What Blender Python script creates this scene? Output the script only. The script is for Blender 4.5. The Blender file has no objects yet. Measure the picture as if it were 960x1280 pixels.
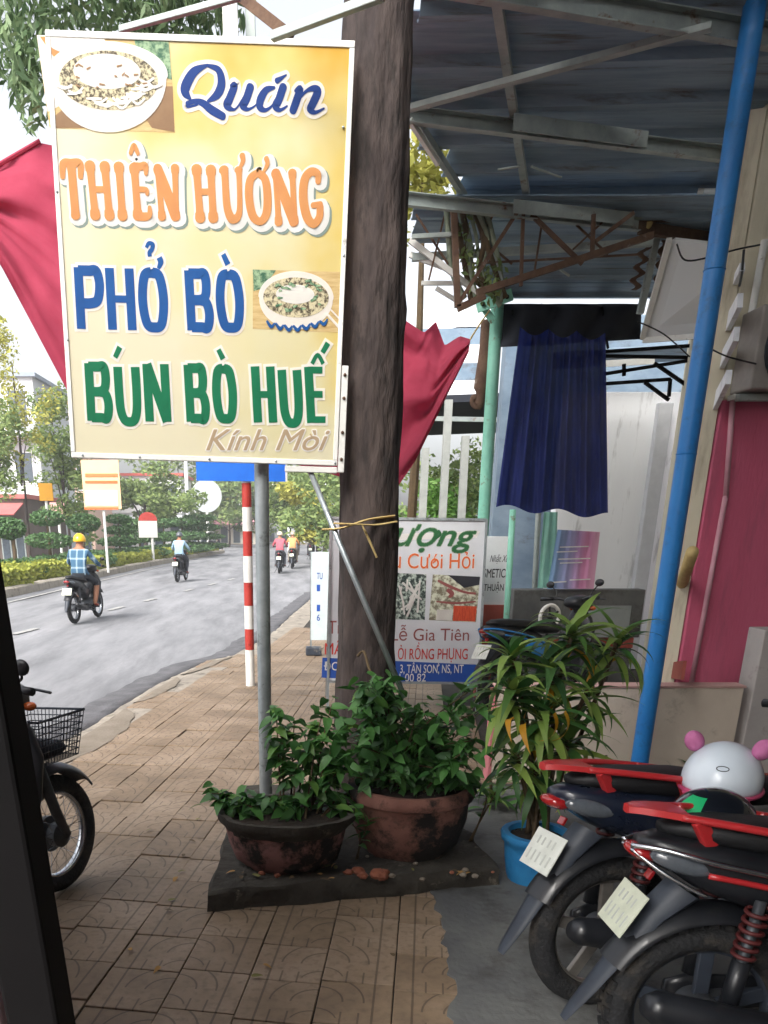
import bpy, math, random
from mathutils import Vector, Matrix, noise

# ------------------------------------------------------------------ camera
W, H = 960, 1280                       # pixel grid used for measuring the photograph
PITCH = math.radians(20.0)
FPX, CX, HY, EYE = 1000.0, 370.0, 662.0, 1.65
CY = HY + FPX * math.tan(PITCH)
scene = bpy.context.scene
col = scene.collection
cam = bpy.data.cameras.new('camera')
cam.sensor_fit = 'VERTICAL'
cam.sensor_height = 36.0
cam.lens = 36.0 * FPX / H
cam.shift_x = (W / 2 - CX) / H
cam.shift_y = (CY - H / 2) / H
cam.clip_start, cam.clip_end = 0.05, 3000
cam_ob = bpy.data.objects.new('camera', cam)
cam_ob.location = (0, 0, EYE)
cam_ob.rotation_euler = (math.radians(90) - PITCH, 0, 0)
col.objects.link(cam_ob)
scene.camera = cam_ob

# ------------------------------------------------------------------ light
SUN_EL, SUN_AZ = math.radians(44), math.radians(-150)     # azimuth from +Y towards +X
world = bpy.data.worlds.new('World')
scene.world = world
world.use_nodes = True
nt = world.node_tree
bg = nt.nodes['Background']
sky = nt.nodes.new('ShaderNodeTexSky')
sky.sky_type = 'NISHITA'
sky.sun_disc = False
sky.sun_elevation = SUN_EL
sky.sun_rotation = SUN_AZ
sky.air_density, sky.dust_density, sky.ozone_density = 1.0, 6.0, 1.0
hs = nt.nodes.new('ShaderNodeHueSaturation')
hs.inputs['Saturation'].default_value = 0.25             # thin bright overcast
nt.links.new(sky.outputs[0], hs.inputs['Color'])
nt.links.new(hs.outputs[0], bg.inputs['Color'])
bg.inputs['Strength'].default_value = 0.15
sun = bpy.data.lights.new('sun', 'SUN')
sun.energy, sun.angle, sun.color = 0.95, math.radians(20), (1.0, 0.96, 0.9)
sun_ob = bpy.data.objects.new('sun', sun)
sd = Vector((math.sin(SUN_AZ) * math.cos(SUN_EL), math.cos(SUN_AZ) * math.cos(SUN_EL), math.sin(SUN_EL)))
sun_ob.rotation_euler = sd.to_track_quat('Z', 'Y').to_euler()
sun_ob.location = sd * 30
col.objects.link(sun_ob)
scene.view_settings.view_transform = 'Standard'
scene.view_settings.look = 'None'
scene.view_settings.exposure = 1.42
scene.view_settings.gamma = 1.0
scene.view_settings.use_curve_mapping = False
scene.cycles.max_bounces = 8
scene.cycles.transparent_max_bounces = 12

# ------------------------------------------------------------------ helpers
SP, CP = math.sin(PITCH), math.cos(PITCH)
def ray(px, py):
    u, v = (px - CX) / FPX, (CY - py) / FPX
    return Vector((u, CP + v * SP, -SP + v * CP))
def at(px, py, y):                     # world point seen at a measured spot, y metres ahead
    d = ray(px, py)
    return Vector((0, 0, EYE)) + d * (y / d.y)
def gnd(px, py, z=0.0):                # world point at height z
    d = ray(px, py)
    return Vector((0, 0, EYE)) + d * ((z - EYE) / d.z)

RA = math.atan2((535 - CX) * CP, FPX)  # the street runs a little to the right of the view
RD = Vector((math.sin(RA), math.cos(RA), 0))
RR = Vector((math.cos(RA), -math.sin(RA), 0))
def rd(s, r, z=0.0): return RD * s + RR * r + Vector((0, 0, z))
def rs(p): return p.dot(RD), p.dot(RR)

def lin(c):
    c = c.lstrip('#')
    o = []
    for i in (0, 2, 4):
        x = int(c[i:i + 2], 16) / 255
        o.append(x / 12.92 if x <= 0.04045 else ((x + 0.055) / 1.055) ** 2.4)
    return (*o, 1.0)

def mat(name, c1, c2=None, rough=0.7, metal=0.0, scale=8.0, bump=0.0, bscale=40.0, contrast=(0.35, 0.7),
        spec=0.4, leaf=False, trans=0.0, alpha=1.0, stretch=None, wear=None, wscale=5.0, wlim=(0.55, 0.65), coat=0.0, rvar=0.0):
    m = bpy.data.materials.new(name)
    m.use_nodes = True
    n, l = m.node_tree.nodes, m.node_tree.links
    b = n['Principled BSDF']
    out = n['Material Output']
    a = lin(c1); bcol = lin(c2) if c2 else a
    b.inputs['Roughness'].default_value = rough
    b.inputs['Metallic'].default_value = metal
    b.inputs['Specular IOR Level'].default_value = spec
    b.inputs['Coat Weight'].default_value = coat
    tc = n.new('ShaderNodeTexCoord')
    vec = tc.outputs['Object']
    if stretch:
        mp = n.new('ShaderNodeMapping'); mp.inputs['Scale'].default_value = stretch
        l.new(vec, mp.inputs[0]); vec = mp.outputs[0]
    mix = n.new('ShaderNodeMix'); mix.data_type = 'RGBA'
    mix.inputs[6].default_value = a; mix.inputs[7].default_value = bcol
    if leaf:
        g = n.new('ShaderNodeNewGeometry'); oi = n.new('ShaderNodeObjectInfo')
        ad = n.new('ShaderNodeMath'); ad.operation = 'ADD'
        l.new(g.outputs['Random Per Island'], ad.inputs[0]); l.new(oi.outputs['Random'], ad.inputs[1])
        fr = n.new('ShaderNodeMath'); fr.operation = 'FRACT'; l.new(ad.outputs[0], fr.inputs[0])
        fac = fr.outputs[0]
    else:
        nz = n.new('ShaderNodeTexNoise'); nz.inputs['Scale'].default_value = scale
        nz.inputs['Detail'].default_value = 6; nz.inputs['Roughness'].default_value = 0.65
        l.new(vec, nz.inputs['Vector'])
        mr = n.new('ShaderNodeMapRange')
        mr.inputs[1].default_value, mr.inputs[2].default_value = contrast
        l.new(nz.outputs[0], mr.inputs[0]); fac = mr.outputs[0]
        if rvar:
            mr2 = n.new('ShaderNodeMapRange'); mr2.inputs[1].default_value, mr2.inputs[2].default_value = 0.3, 0.7
            mr2.inputs[3].default_value, mr2.inputs[4].default_value = rough - rvar, rough + rvar
            l.new(nz.outputs[0], mr2.inputs[0]); l.new(mr2.outputs[0], b.inputs['Roughness'])
    l.new(fac, mix.inputs[0])
    cout = mix.outputs[2]
    if wear:
        wz = n.new('ShaderNodeTexNoise'); wz.inputs['Scale'].default_value = wscale
        wz.inputs['Detail'].default_value = 8; wz.inputs['Roughness'].default_value = 0.7
        l.new(vec, wz.inputs['Vector'])
        wr = n.new('ShaderNodeMapRange'); wr.inputs[1].default_value, wr.inputs[2].default_value = wlim
        l.new(wz.outputs[0], wr.inputs[0])
        m2 = n.new('ShaderNodeMix'); m2.data_type = 'RGBA'
        m2.inputs[7].default_value = lin(wear)
        l.new(cout, m2.inputs[6]); l.new(wr.outputs[0], m2.inputs[0]); cout = m2.outputs[2]
    l.new(cout, b.inputs['Base Color'])
    if bump:
        bz = n.new('ShaderNodeTexNoise'); bz.inputs['Scale'].default_value = bscale
        bz.inputs['Detail'].default_value = 5
        l.new(vec, bz.inputs['Vector'])
        bp = n.new('ShaderNodeBump'); bp.inputs['Strength'].default_value = bump; bp.inputs['Distance'].default_value = 0.02 if bump < 1 else 0.022
        l.new(bz.outputs[0], bp.inputs['Height']); l.new(bp.outputs[0], b.inputs['Normal'])
    sh = b.outputs[0]
    if trans:
        t = n.new('ShaderNodeBsdfTranslucent'); l.new(cout, t.inputs[0])
        mx = n.new('ShaderNodeMixShader'); mx.inputs[0].default_value = trans
        l.new(sh, mx.inputs[1]); l.new(t.outputs[0], mx.inputs[2]); sh = mx.outputs[0]
    if alpha < 1:
        t = n.new('ShaderNodeBsdfTransparent')
        mx = n.new('ShaderNodeMixShader'); mx.inputs[0].default_value = alpha
        l.new(t.outputs[0], mx.inputs[1]); l.new(sh, mx.inputs[2]); sh = mx.outputs[0]
    l.new(sh, out.inputs[0])
    return m

class MB:
    def __init__(s): s.v = []; s.f = []; s.mi = []
    def add(s, vs, fs, mi=0):
        o = len(s.v); s.v += [Vector(p) for p in vs]
        for f in fs: s.f.append([o + i for i in f]); s.mi.append(mi)
        return s
    def box(s, c, size, rot=None, mi=0):
        c = Vector(c); hx, hy, hz = [k / 2 for k in size]
        vs = [Vector((x, y, z)) for x in (-hx, hx) for y in (-hy, hy) for z in (-hz, hz)]
        if rot: vs = [rot @ p for p in vs]
        return s.add([p + c for p in vs], [(0, 1, 3, 2), (4, 6, 7, 5), (0, 4, 5, 1), (2, 3, 7, 6), (0, 2, 6, 4), (1, 5, 7, 3)], mi)
    def rings(s, rings, mi=0, caps=True, closed=False):
        n = len(rings[0]); vs = [p for r in rings for p in r]; fs = []
        m = len(rings)
        for i in range(m if closed else m - 1):
            a, b = i * n, ((i + 1) % m) * n
            for j in range(n):
                k = (j + 1) % n
                fs.append((a + j, a + k, b + k, b + j))
        if caps and not closed:
            fs.append(tuple(range(n - 1, -1, -1))); fs.append(tuple((m - 1) * n + j for j in range(n)))
        return s.add(vs, fs, mi)
    def tube(s, pts, r, n=10, mi=0, caps=True, flat=1.0):
        pts = [Vector(p) for p in pts]
        rr = r if isinstance(r, (list, tuple)) else [r] * len(pts)
        ups = None; R = []
        for i, p in enumerate(pts):
            t = (pts[min(i + 1, len(pts) - 1)] - pts[max(i - 1, 0)]).normalized()
            if ups is None:
                ups = Vector((0, 0, 1)) if abs(t.z) < 0.9 else Vector((0, 1, 0))
            a = t.cross(ups).normalized(); b = a.cross(t).normalized(); ups = b
            R.append([p + a * math.cos(k * 2 * math.pi / n) * rr[i] + b * math.sin(k * 2 * math.pi / n) * rr[i] * flat for k in range(n)])
        return s.rings(R, mi, caps)
    def bar(s, a, b, w, h, up=(0, 0, 1), mi=0):      # rectangular bar from a to b
        a, b = Vector(a), Vector(b); t = (b - a).normalized(); up = Vector(up)
        if abs(t.dot(up)) > 0.98: up = Vector((0, 1, 0))
        x = t.cross(up).normalized(); y = x.cross(t).normalized()
        R = [[p + x * sx * w / 2 + y * sy * h / 2 for sx, sy in ((-1, -1), (1, -1), (1, 1), (-1, 1))] for p in (a, b)]
        return s.rings(R, mi)
    def lathe(s, prof, c=(0, 0, 0), n=28, mi=0, M=None, caps=True):
        c = Vector(c); R = []
        for r, z in prof:
            ring = [Vector((r * math.cos(k * 2 * math.pi / n), r * math.sin(k * 2 * math.pi / n), z)) for k in range(n)]
            if M: ring = [M @ p for p in ring]
            R.append([p + c for p in ring])
        return s.rings(R, mi, caps)
    def torus(s, c, R, r, M=None, n=36, k=10, mi=0, sq=1.0):    # axis = local y
        rings = []
        for i in range(n):
            a = i * 2 * math.pi / n; ring = []
            for j in range(k):
                b = j * 2 * math.pi / k
                d = R + r * math.cos(b)
                p = Vector((d * math.cos(a), r * sq * math.sin(b), d * math.sin(a)))
                ring.append((M @ p if M else p) + Vector(c))
            rings.append(ring)
        return s.rings(rings, mi, closed=True)
    def ell(s, c, rad, nu=16, nv=10, M=None, mi=0, lo=-1.0, hi=1.0, warp=None):
        rings = []
        for i in range(nv + 1):
            t = math.asin(max(-1, min(1, lo + (hi - lo) * i / nv))) if (lo > -1 or hi < 1) else -math.pi / 2 + math.pi * i / nv
            t = max(-1.55, min(1.55, t)); ring = []
            for j in range(nu):
                a = j * 2 * math.pi / nu
                p = Vector((math.cos(t) * math.cos(a) * rad[0], math.cos(t) * math.sin(a) * rad[1], math.sin(t) * rad[2]))
                if warp: p = warp(p)
                ring.append((M @ p if M else p) + Vector(c))
            rings.append(ring)
        return s.rings(rings, mi)
    def loft(s, secs, n=14, axis='x', mi=0, e=0.75):    # secs: (pos, centre, half-width, half-height[, lateral])
        R = []
        for q in secs:
            p, c, hw, hh = q[:4]; yo = q[4] if len(q) > 4 else 0
            ring = []
            for k in range(n):
                a = k * 2 * math.pi / n; ca, sa = math.cos(a), math.sin(a)
                y = yo + hw * math.copysign(abs(ca) ** e, ca); z = hh * math.copysign(abs(sa) ** e, sa)
                ring.append(Vector((p, y, c + z)) if axis == 'x' else Vector((c + z, y, p)))
            R.append(ring)
        return s.rings(R, mi)

def thing(name, label=None, cat=None, loc=(0, 0, 0), group=None, rz=0.0):
    o = bpy.data.objects.new(name, None); o.empty_display_size = 0.1
    o.location = loc; o.rotation_euler.z = rz; col.objects.link(o)
    return tag(o, label, cat, group)
def tag(o, label=None, cat=None, group=None, kind=None):
    if label: o['label'] = label
    if cat: o['category'] = cat
    if group: o['group'] = group
    if kind: o['kind'] = kind
    return o
def origin(o):
    p = Vector((0, 0, 0))
    while o is not None: p = p + o.location; o = o.parent
    return p
def build(name, mb, mats, parent=None, world=True, smooth=False, bevel=0.0, loc=None, auto=None):
    """link the collected geometry as one mesh; world=True means its points are world points"""
    me = bpy.data.meshes.new(name)
    off = Vector((0, 0, 0))
    if loc is not None: off = Vector(loc)
    if parent is not None and world: off = origin(parent) + off
    me.from_pydata([tuple(p - off) for p in mb.v], [], mb.f)
    for m in (mats if isinstance(mats, (list, tuple)) else [mats]): me.materials.append(m)
    if len(me.materials) > 1: me.polygons.foreach_set('material_index', mb.mi)
    if smooth: me.polygons.foreach_set('use_smooth', [True] * len(me.polygons))
    if smooth and auto:
        try: me.set_sharp_from_angle(angle=math.radians(auto))
        except Exception: pass
    me.update()
    o = bpy.data.objects.new(name, me); col.objects.link(o)
    if loc is not None: o.location = loc
    if parent is not None: o.parent = parent
    if bevel:
        bm = o.modifiers.new('bevel', 'BEVEL'); bm.width = bevel; bm.segments = 2; bm.limit_method = 'ANGLE'
    return o
def copy_tree(o, parent=None):
    c = o.copy(); col.objects.link(c); c.parent = parent
    for ch in list(o.children): copy_tree(ch, c)
    return c
def linkmesh(name, me, parent, M):
    o = bpy.data.objects.new(name, me); col.objects.link(o); o.parent = parent; o.matrix_basis = M
    return o
def smoothpath(pts, k=6):
    pts = [Vector(p) for p in pts]; out = []
    for i in range(len(pts) - 1):
        p0, p1, p2, p3 = pts[max(i - 1, 0)], pts[i], pts[i + 1], pts[min(i + 2, len(pts) - 1)]
        for j in range(k):
            t = j / k
            out.append(0.5 * ((2 * p1) + (p2 - p0) * t + (2 * p0 - 5 * p1 + 4 * p2 - p3) * t * t + (3 * p1 - p0 - 3 * p2 + p3) * t ** 3))
    out.append(pts[-1]); return out

# ------------------------------------------------------------------ materials
M = {}
M['asphalt'] = mat('asphalt', '#717275', '#8d8d90', rough=0.85, scale=1.4, bump=0.3, bscale=160, wear='#5f6063', wscale=0.9, wlim=(0.46, 0.68), stretch=(1.3, 0.22, 1))
M['soil'] = mat('soil', '#6b6256', '#7f766a', rough=0.95, scale=3, bump=0.4, bscale=30)
M['mortar'] = mat('mortar', '#26231f', '#37332e', rough=0.95, scale=10, bump=0.3)
M['kerb'] = mat('kerb', '#8a8378', '#a29a8c', rough=0.9, scale=6, bump=0.4, bscale=25, wear='#6a6254', wscale=3)
M['concrete'] = mat('concrete', '#4e4f50', '#666764', rough=0.8, scale=2.2, bump=0.25, bscale=35, wear='#3a3835', wscale=2.4, wlim=(0.5, 0.64))
M['mossy'] = mat('mossy_concrete', '#2b2822', '#45413a', rough=0.95, scale=6, bump=0.8, bscale=22, wear='#6c6458', wscale=9, wlim=(0.6, 0.7))
M['white_line'] = mat('road_paint', '#a6a5a2', '#7c7c7b', rough=0.8, scale=9)
M['bark'] = mat('bark', '#332c2b', '#4c423e', rough=0.95, scale=7, bump=1.0, bscale=16, stretch=(1.6, 1.6, 0.5), wear='#2a2523', wscale=6, wlim=(0.52, 0.62))
M['twig'] = mat('twig', '#4b3d2c', '#5f5038', rough=0.9, scale=12)
M['galv'] = mat('galvanised_steel', '#9aa3a6', '#b4bcbe', rough=0.42, metal=0.75, scale=14, wear='#7b7f7d', wscale=8)
M['white_paint'] = mat('white_paint', '#d6d6d2', '#c4c4be', rough=0.55, scale=5, wear='#8f8a80', wscale=12, wlim=(0.62, 0.7))
M['red_paint'] = mat('red_paint', '#9c2a24', '#a93a30', rough=0.5, scale=6, wear='#7c2622', wscale=14)
M['blue_paint'] = mat('blue_paint', '#1f6fb5', '#2a80c4', rough=0.42, scale=3, wear='#2c5a80', wscale=14, wlim=(0.55, 0.8), coat=0.1, bump=0.1, bscale=50)
M['blue_sign'] = mat('blue_sign', '#1560c4', '#1a6ad0', rough=0.5)
M['roof'] = mat('roof_sheet_metal', '#6f8294', '#8c9eae', rough=0.5, metal=0.35, scale=3, stretch=(0.6, 6, 1), wear='#5a5450', wscale=2.5, wlim=(0.55, 0.7))
M['steel'] = mat('weathered_steel', '#8d9694', '#a9b1ad', rough=0.55, metal=0.4, scale=6, wear='#6e4d36', wscale=7, wlim=(0.6, 0.7))
M['rust'] = mat('rusty_steel', '#4d382d', '#66503f', rough=0.85, scale=12, bump=0.3, wear='#9a9388', wscale=5, wlim=(0.62, 0.72))
M['green_paint'] = mat('green_paint', '#6fae98', '#88c2ae', rough=0.55, scale=5, wear='#6d5b48', wscale=9, wlim=(0.58, 0.68))
M['pink_wall'] = mat('pink_wall', '#c25a76', '#ca6480', rough=0.8, scale=2, bump=0.15, bscale=30, wear='#a5566c', wscale=3, wlim=(0.5, 0.72), stretch=(2, 2, 0.35))
M['cream_wall'] = mat('cream_wall', '#cbc4ad', '#d6d0bc', rough=0.85, scale=1.5, bump=0.1, wear='#9a917a', wscale=3, wlim=(0.52, 0.74), stretch=(2, 2, 0.35))
M['low_wall'] = mat('plaster_wall', '#c0b2a2', '#cec1b1', rough=0.88, scale=2.0, bump=0.25, bscale=18, wear='#8d7f70', wscale=2.2, wlim=(0.56, 0.7))
M['white_wall'] = mat('white_wall', '#dfe1e4', '#e8eaec', rough=0.8, scale=1.5, wear='#bfc0c2', wscale=3, stretch=(2, 2, 0.4))
M['black_paint'] = mat('black_paint', '#070607', '#0c0a0b', rough=0.75, scale=5, spec=0.15)
M['tyre'] = mat('rubber', '#17181a', '#202123', rough=0.8, scale=20, bump=0.5, bscale=70, wear='#4a443c', wscale=8, wlim=(0.5, 0.72))
M['chrome'] = mat('chrome', '#c9ccd0', '#aeb2b8', rough=0.22, metal=1.0, scale=20)
M['rimgrey'] = mat('wheel_rim', '#8f8a84', '#77736e', rough=0.4, metal=0.7, scale=14)
M['black_plastic'] = mat('black_plastic', '#121418', '#1d1f24', rough=0.42, scale=6, coat=0.15, wear='#3a3733', wscale=11, wlim=(0.58, 0.78), rvar=0.12)
M['navy_plastic'] = mat('navy_plastic', '#111725', '#1a2233', rough=0.3, scale=4, coat=0.35, wear='#363738', wscale=9, wlim=(0.58, 0.78), rvar=0.12)
M['grey_plastic'] = mat('grey_plastic', '#252a33', '#333a44', rough=0.5, scale=8, wear='#8f8678', wscale=5, wlim=(0.6, 0.7))
M['seat'] = mat('seat_vinyl', '#101113', '#17181b', rough=0.55, scale=10, bump=0.1, bscale=90)
M['red_plastic'] = mat('red_plastic', '#a8262a', '#b42e30', rough=0.32, scale=5, coat=0.3)
M['red_lens'] = mat('red_lens', '#8a1519', '#9c1f20', rough=0.15, coat=0.8)
M['amber_lens'] = mat('amber_lens', '#c2622a', '#b4521f', rough=0.2, coat=0.6)
M['clear_lens'] = mat('clear_lens', '#3d4248', '#5a6067', rough=0.12, coat=0.9)
M['engine'] = mat('engine_alloy', '#3a3d42', '#55585c', rough=0.5, metal=0.5, scale=14)
M['plate'] = mat('number_plate', '#c9ccc4', '#b7bab2', rough=0.5, scale=16)
M['platey'] = mat('yellowed_plate', '#c4c8b4', '#b2b6a4', rough=0.5, scale=16)
M['leaf'] = mat('leaf', '#2a5427', '#578a44', rough=0.45, leaf=True, trans=0.3)
M['leaf_dark'] = mat('leaf_dark', '#2a4c28', '#466b38', rough=0.45, leaf=True, trans=0.25)
M['leaf_light'] = mat('leaf_light', '#4f7a34', '#6d9446', rough=0.45, leaf=True, trans=0.35)
M['leaf_yellow'] = mat('leaf_yellow', '#c08a1c', '#d6a32c', rough=0.5, leaf=True, trans=0.3)
M['strap_leaf'] = mat('strap_leaf', '#3c6630', '#8fa850', rough=0.42, leaf=True, trans=0.25)
M['far_leaf'] = mat('far_leaf', '#5b7342', '#8a9a5c', rough=0.6, leaf=True, trans=0.3)
M['far_yellow'] = mat('far_yellow_leaf', '#93943f', '#b5b25c', rough=0.6, leaf=True, trans=0.3)
M['topiary'] = mat('topiary_leaf', '#3c5c38', '#5a7a48', rough=0.6, leaf=True, trans=0.2)
M['hedge'] = mat('hedge_leaf', '#7f8a34', '#a6a848', rough=0.6, leaf=True, trans=0.25)
M['overhang'] = mat('overhanging_leaf', '#4c6645', '#7d9468', rough=0.5, leaf=True, trans=0.35)
M['pot_pink'] = mat('weathered_pink_pot', '#7d5854', '#946c66', rough=0.9, scale=6, bump=0.5, bscale=20, wear='#1d1a17', wscale=4.5, wlim=(0.46, 0.56))
M['pot_red'] = mat('weathered_terracotta', '#6f4a40', '#875f52', rough=0.88, scale=4, bump=0.4, bscale=20, wear='#1b1714', wscale=3.2, wlim=(0.46, 0.56))
M['pot_blue'] = mat('blue_cement_pot', '#2272a8', '#2f86bb', rough=0.7, scale=5, bump=0.35, bscale=25, wear='#5d7480', wscale=6, wlim=(0.6, 0.7))
M['potsoil'] = mat('potting_soil', '#1f1a15', '#33291f', rough=1.0, scale=14, bump=0.8, bscale=30)
M['red_cloth'] = mat('red_cloth', '#a53850', '#b2445c', rough=0.85, trans=0.45, scale=4)
M['blue_cloth'] = mat('navy_cloth', '#1a2660', '#223074', rough=0.85, trans=0.4, scale=4, alpha=0.985)
M['mint_cloth'] = mat('mint_cloth', '#8fc7b4', '#a3d4c3', rough=0.85, trans=0.3, scale=6)
M['skin'] = mat('skin', '#8a5c44', '#96684e', rough=0.6)
M['brown'] = mat('brown_tile', '#8a3e33', '#9a4a3d', rough=0.6, scale=4)
M['wood'] = mat('bamboo_strip', '#b39a63', '#c9b27a', rough=0.7, scale=14)
M['brick_bit'] = mat('broken_brick', '#7d4a38', '#935c46', rough=0.95, scale=12, bump=0.4)
M['glass'] = mat('window_glass', '#39434c', '#4a5660', rough=0.12, coat=0.6)
M['shade'] = mat('dark_fabric', '#20232a', '#2b2f38', rough=0.9, scale=3)
def flatm(name, c, c2=None, trans=0.5, scale=9, rough=0.6): return mat(name, c, c2, rough=rough, trans=trans, scale=scale)
M['p_blue'] = flatm('print_blue', '#113c88', '#154592')
M['p_sky'] = flatm('print_mid_blue', '#1058a0', '#1863ab')
M['p_green'] = flatm('print_green', '#067a52', '#0b845b')
M['p_orange'] = flatm('print_orange', '#d99a5e', '#dca166')
M['p_white'] = flatm('print_white', '#eeece8', '#f2f0ec')
M['p_grey'] = flatm('print_shadow_grey', '#8ea09a', '#93a59f')
M['p_tan'] = flatm('print_tan', '#c3ad8e', '#c8b394')
M['p_red'] = flatm('print_red', '#c23a34', '#c8423a', trans=0.1)
M['p_rust'] = flatm('print_rust', '#d2652f', '#d86c36', trans=0.1)
M['p_plum'] = flatm('print_plum', '#8a4c4a', '#915250', trans=0.1)
M['p_dgreen'] = flatm('print_dark_green', '#1f5a32', '#276338', trans=0.1)
M['p_navy'] = flatm('print_navy', '#1d4a9e', '#2352a6', trans=0.1)
M['p_black'] = flatm('print_black', '#22252c', '#2a2d34', trans=0.05)
M['p_broth'] = mat('print_broth', '#4a4030', '#cfc5a2', rough=0.6, scale=70, contrast=(0.42, 0.55), trans=0.3)
M['p_table'] = mat('print_table', '#b89a62', '#d6c08c', rough=0.6, scale=14, stretch=(1, 1, 8), trans=0.3)
M['p_brown'] = flatm('print_brown', '#9a7a5a', '#a88866')
M['p_herb'] = mat('print_herb', '#2f5f45', '#9ab58f', rough=0.6, scale=60, contrast=(0.4, 0.6), trans=0.3)
M['p_photo1'] = mat('print_photo_dark', '#1f2f2d', '#b9c8bd', rough=0.5, scale=38, contrast=(0.45, 0.62))
M['p_photo2'] = mat('print_photo_hall', '#6f6a58', '#c9cdb8', rough=0.5, scale=22, contrast=(0.42, 0.58))
M['p_curtain'] = mat('print_curtain', '#a3311e', '#d05a34', rough=0.5, scale=18, stretch=(6, 1, 1))

def proj(p):
    d = Vector(p) - Vector((0, 0, EYE))
    z = d.y * CP - d.z * SP
    if z < 0.05: return (-9999, -9999)
    return (CX + FPX * d.x / z, CY - FPX * (d.y * SP + d.z * CP) / z)
rng = random.Random(7)

# ------------------------------------------------------------------ ground, road, pavement
def sheet(name, pts, z, m, parent=None, kind='structure'):
    mb = MB().add([Vector((p[0], p[1], z)) for p in pts], [tuple(range(len(pts)))])
    o = build(name, mb, m, parent)
    if parent is None: tag(o, kind=kind)
    return o
g = build('ground', MB().add([(-700, -300, -0.2), (700, -300, -0.2), (700, 1200, -0.2), (-700, 1200, -0.2)], [(0, 1, 2, 3)]), M['soil'])
tag(g, 'dusty bare ground beyond the street', 'ground', kind='structure')

ROADZ = -0.07
EDGE = [(-20, -2.95), (2, -2.95), (5.17, -2.97), (6.56, -2.95), (8.4, -3.02), (9.4, -3.0), (10.54, -2.9), (11.2, -2.66), (11.9, -2.62), (14.1, -2.6),
        (17, -2.75), (22, -2.95), (40, -4.0), (66, -8.0), (90, -14)]
def edge_r(s):
    for (a, ra), (b, rb) in zip(EDGE, EDGE[1:]):
        if a <= s <= b: return ra + (rb - ra) * (s - a) / (b - a)
    return EDGE[-1][1]
mb = MB(); rows = []
ss = [-20 + i * 0.5 for i in range(240)]
for s in ss:
    rows.append([rd(s, r, ROADZ + 0.012 * noise.noise(Vector((s * 0.3, r * 0.3, 0)))) for r in (-40, -28, -16, -12, -9, -7, -5, -4)] + [rd(s, edge_r(s) + 0.4, ROADZ)])
n = len(rows[0])
mb.add([p for r_ in rows for p in r_], [(i * n + j, i * n + j + 1, (i + 1) * n + j + 1, (i + 1) * n + j) for i in range(len(rows) - 1) for j in range(n - 1)])
road = tag(build('road', mb, M['asphalt'], smooth=True), 'grey patched asphalt street with faint lane dashes', 'road', kind='structure')
# lane dashes: worn sheets 4 mm above the asphalt
for s in [9.2, 13.7, 18.2, 20.6, 24.2, 27.0, 29.8, 33, 37, 41, 46, 52]:
    L = 0.9 if s < 31 else 1.4
    mb = MB(); k = 8; top = []
    vs = [rd(s - L / 2 + L * i / k, -7.02 + (0.075 + rng.uniform(-0.012, 0.012)) * sd_, ROADZ + 0.017) for i in range(k + 1) for sd_ in (-1, 1)]
    mb.add(vs, [(2 * i, 2 * i + 1, 2 * i + 3, 2 * i + 2) for i in range(k)])
    build('lane_dash', mb, M['white_line'], road)
mb = MB(); vs = []
for i in range(60):
    s = 14 + i * 0.9
    rr_ = -10.4 - (s - 14.5) * 0.128 + 0.75 + (0 if s < 26 else -0.0)
    vs += [rd(s, rr_ - 0.06, ROADZ + 0.018), rd(s, rr_ + 0.06, ROADZ + 0.018)]
mb.add(vs, [(2 * i, 2 * i + 1, 2 * i + 3, 2 * i + 2) for i in range(59)])
build('edge_line', mb, M['white_line'], road)

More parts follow.
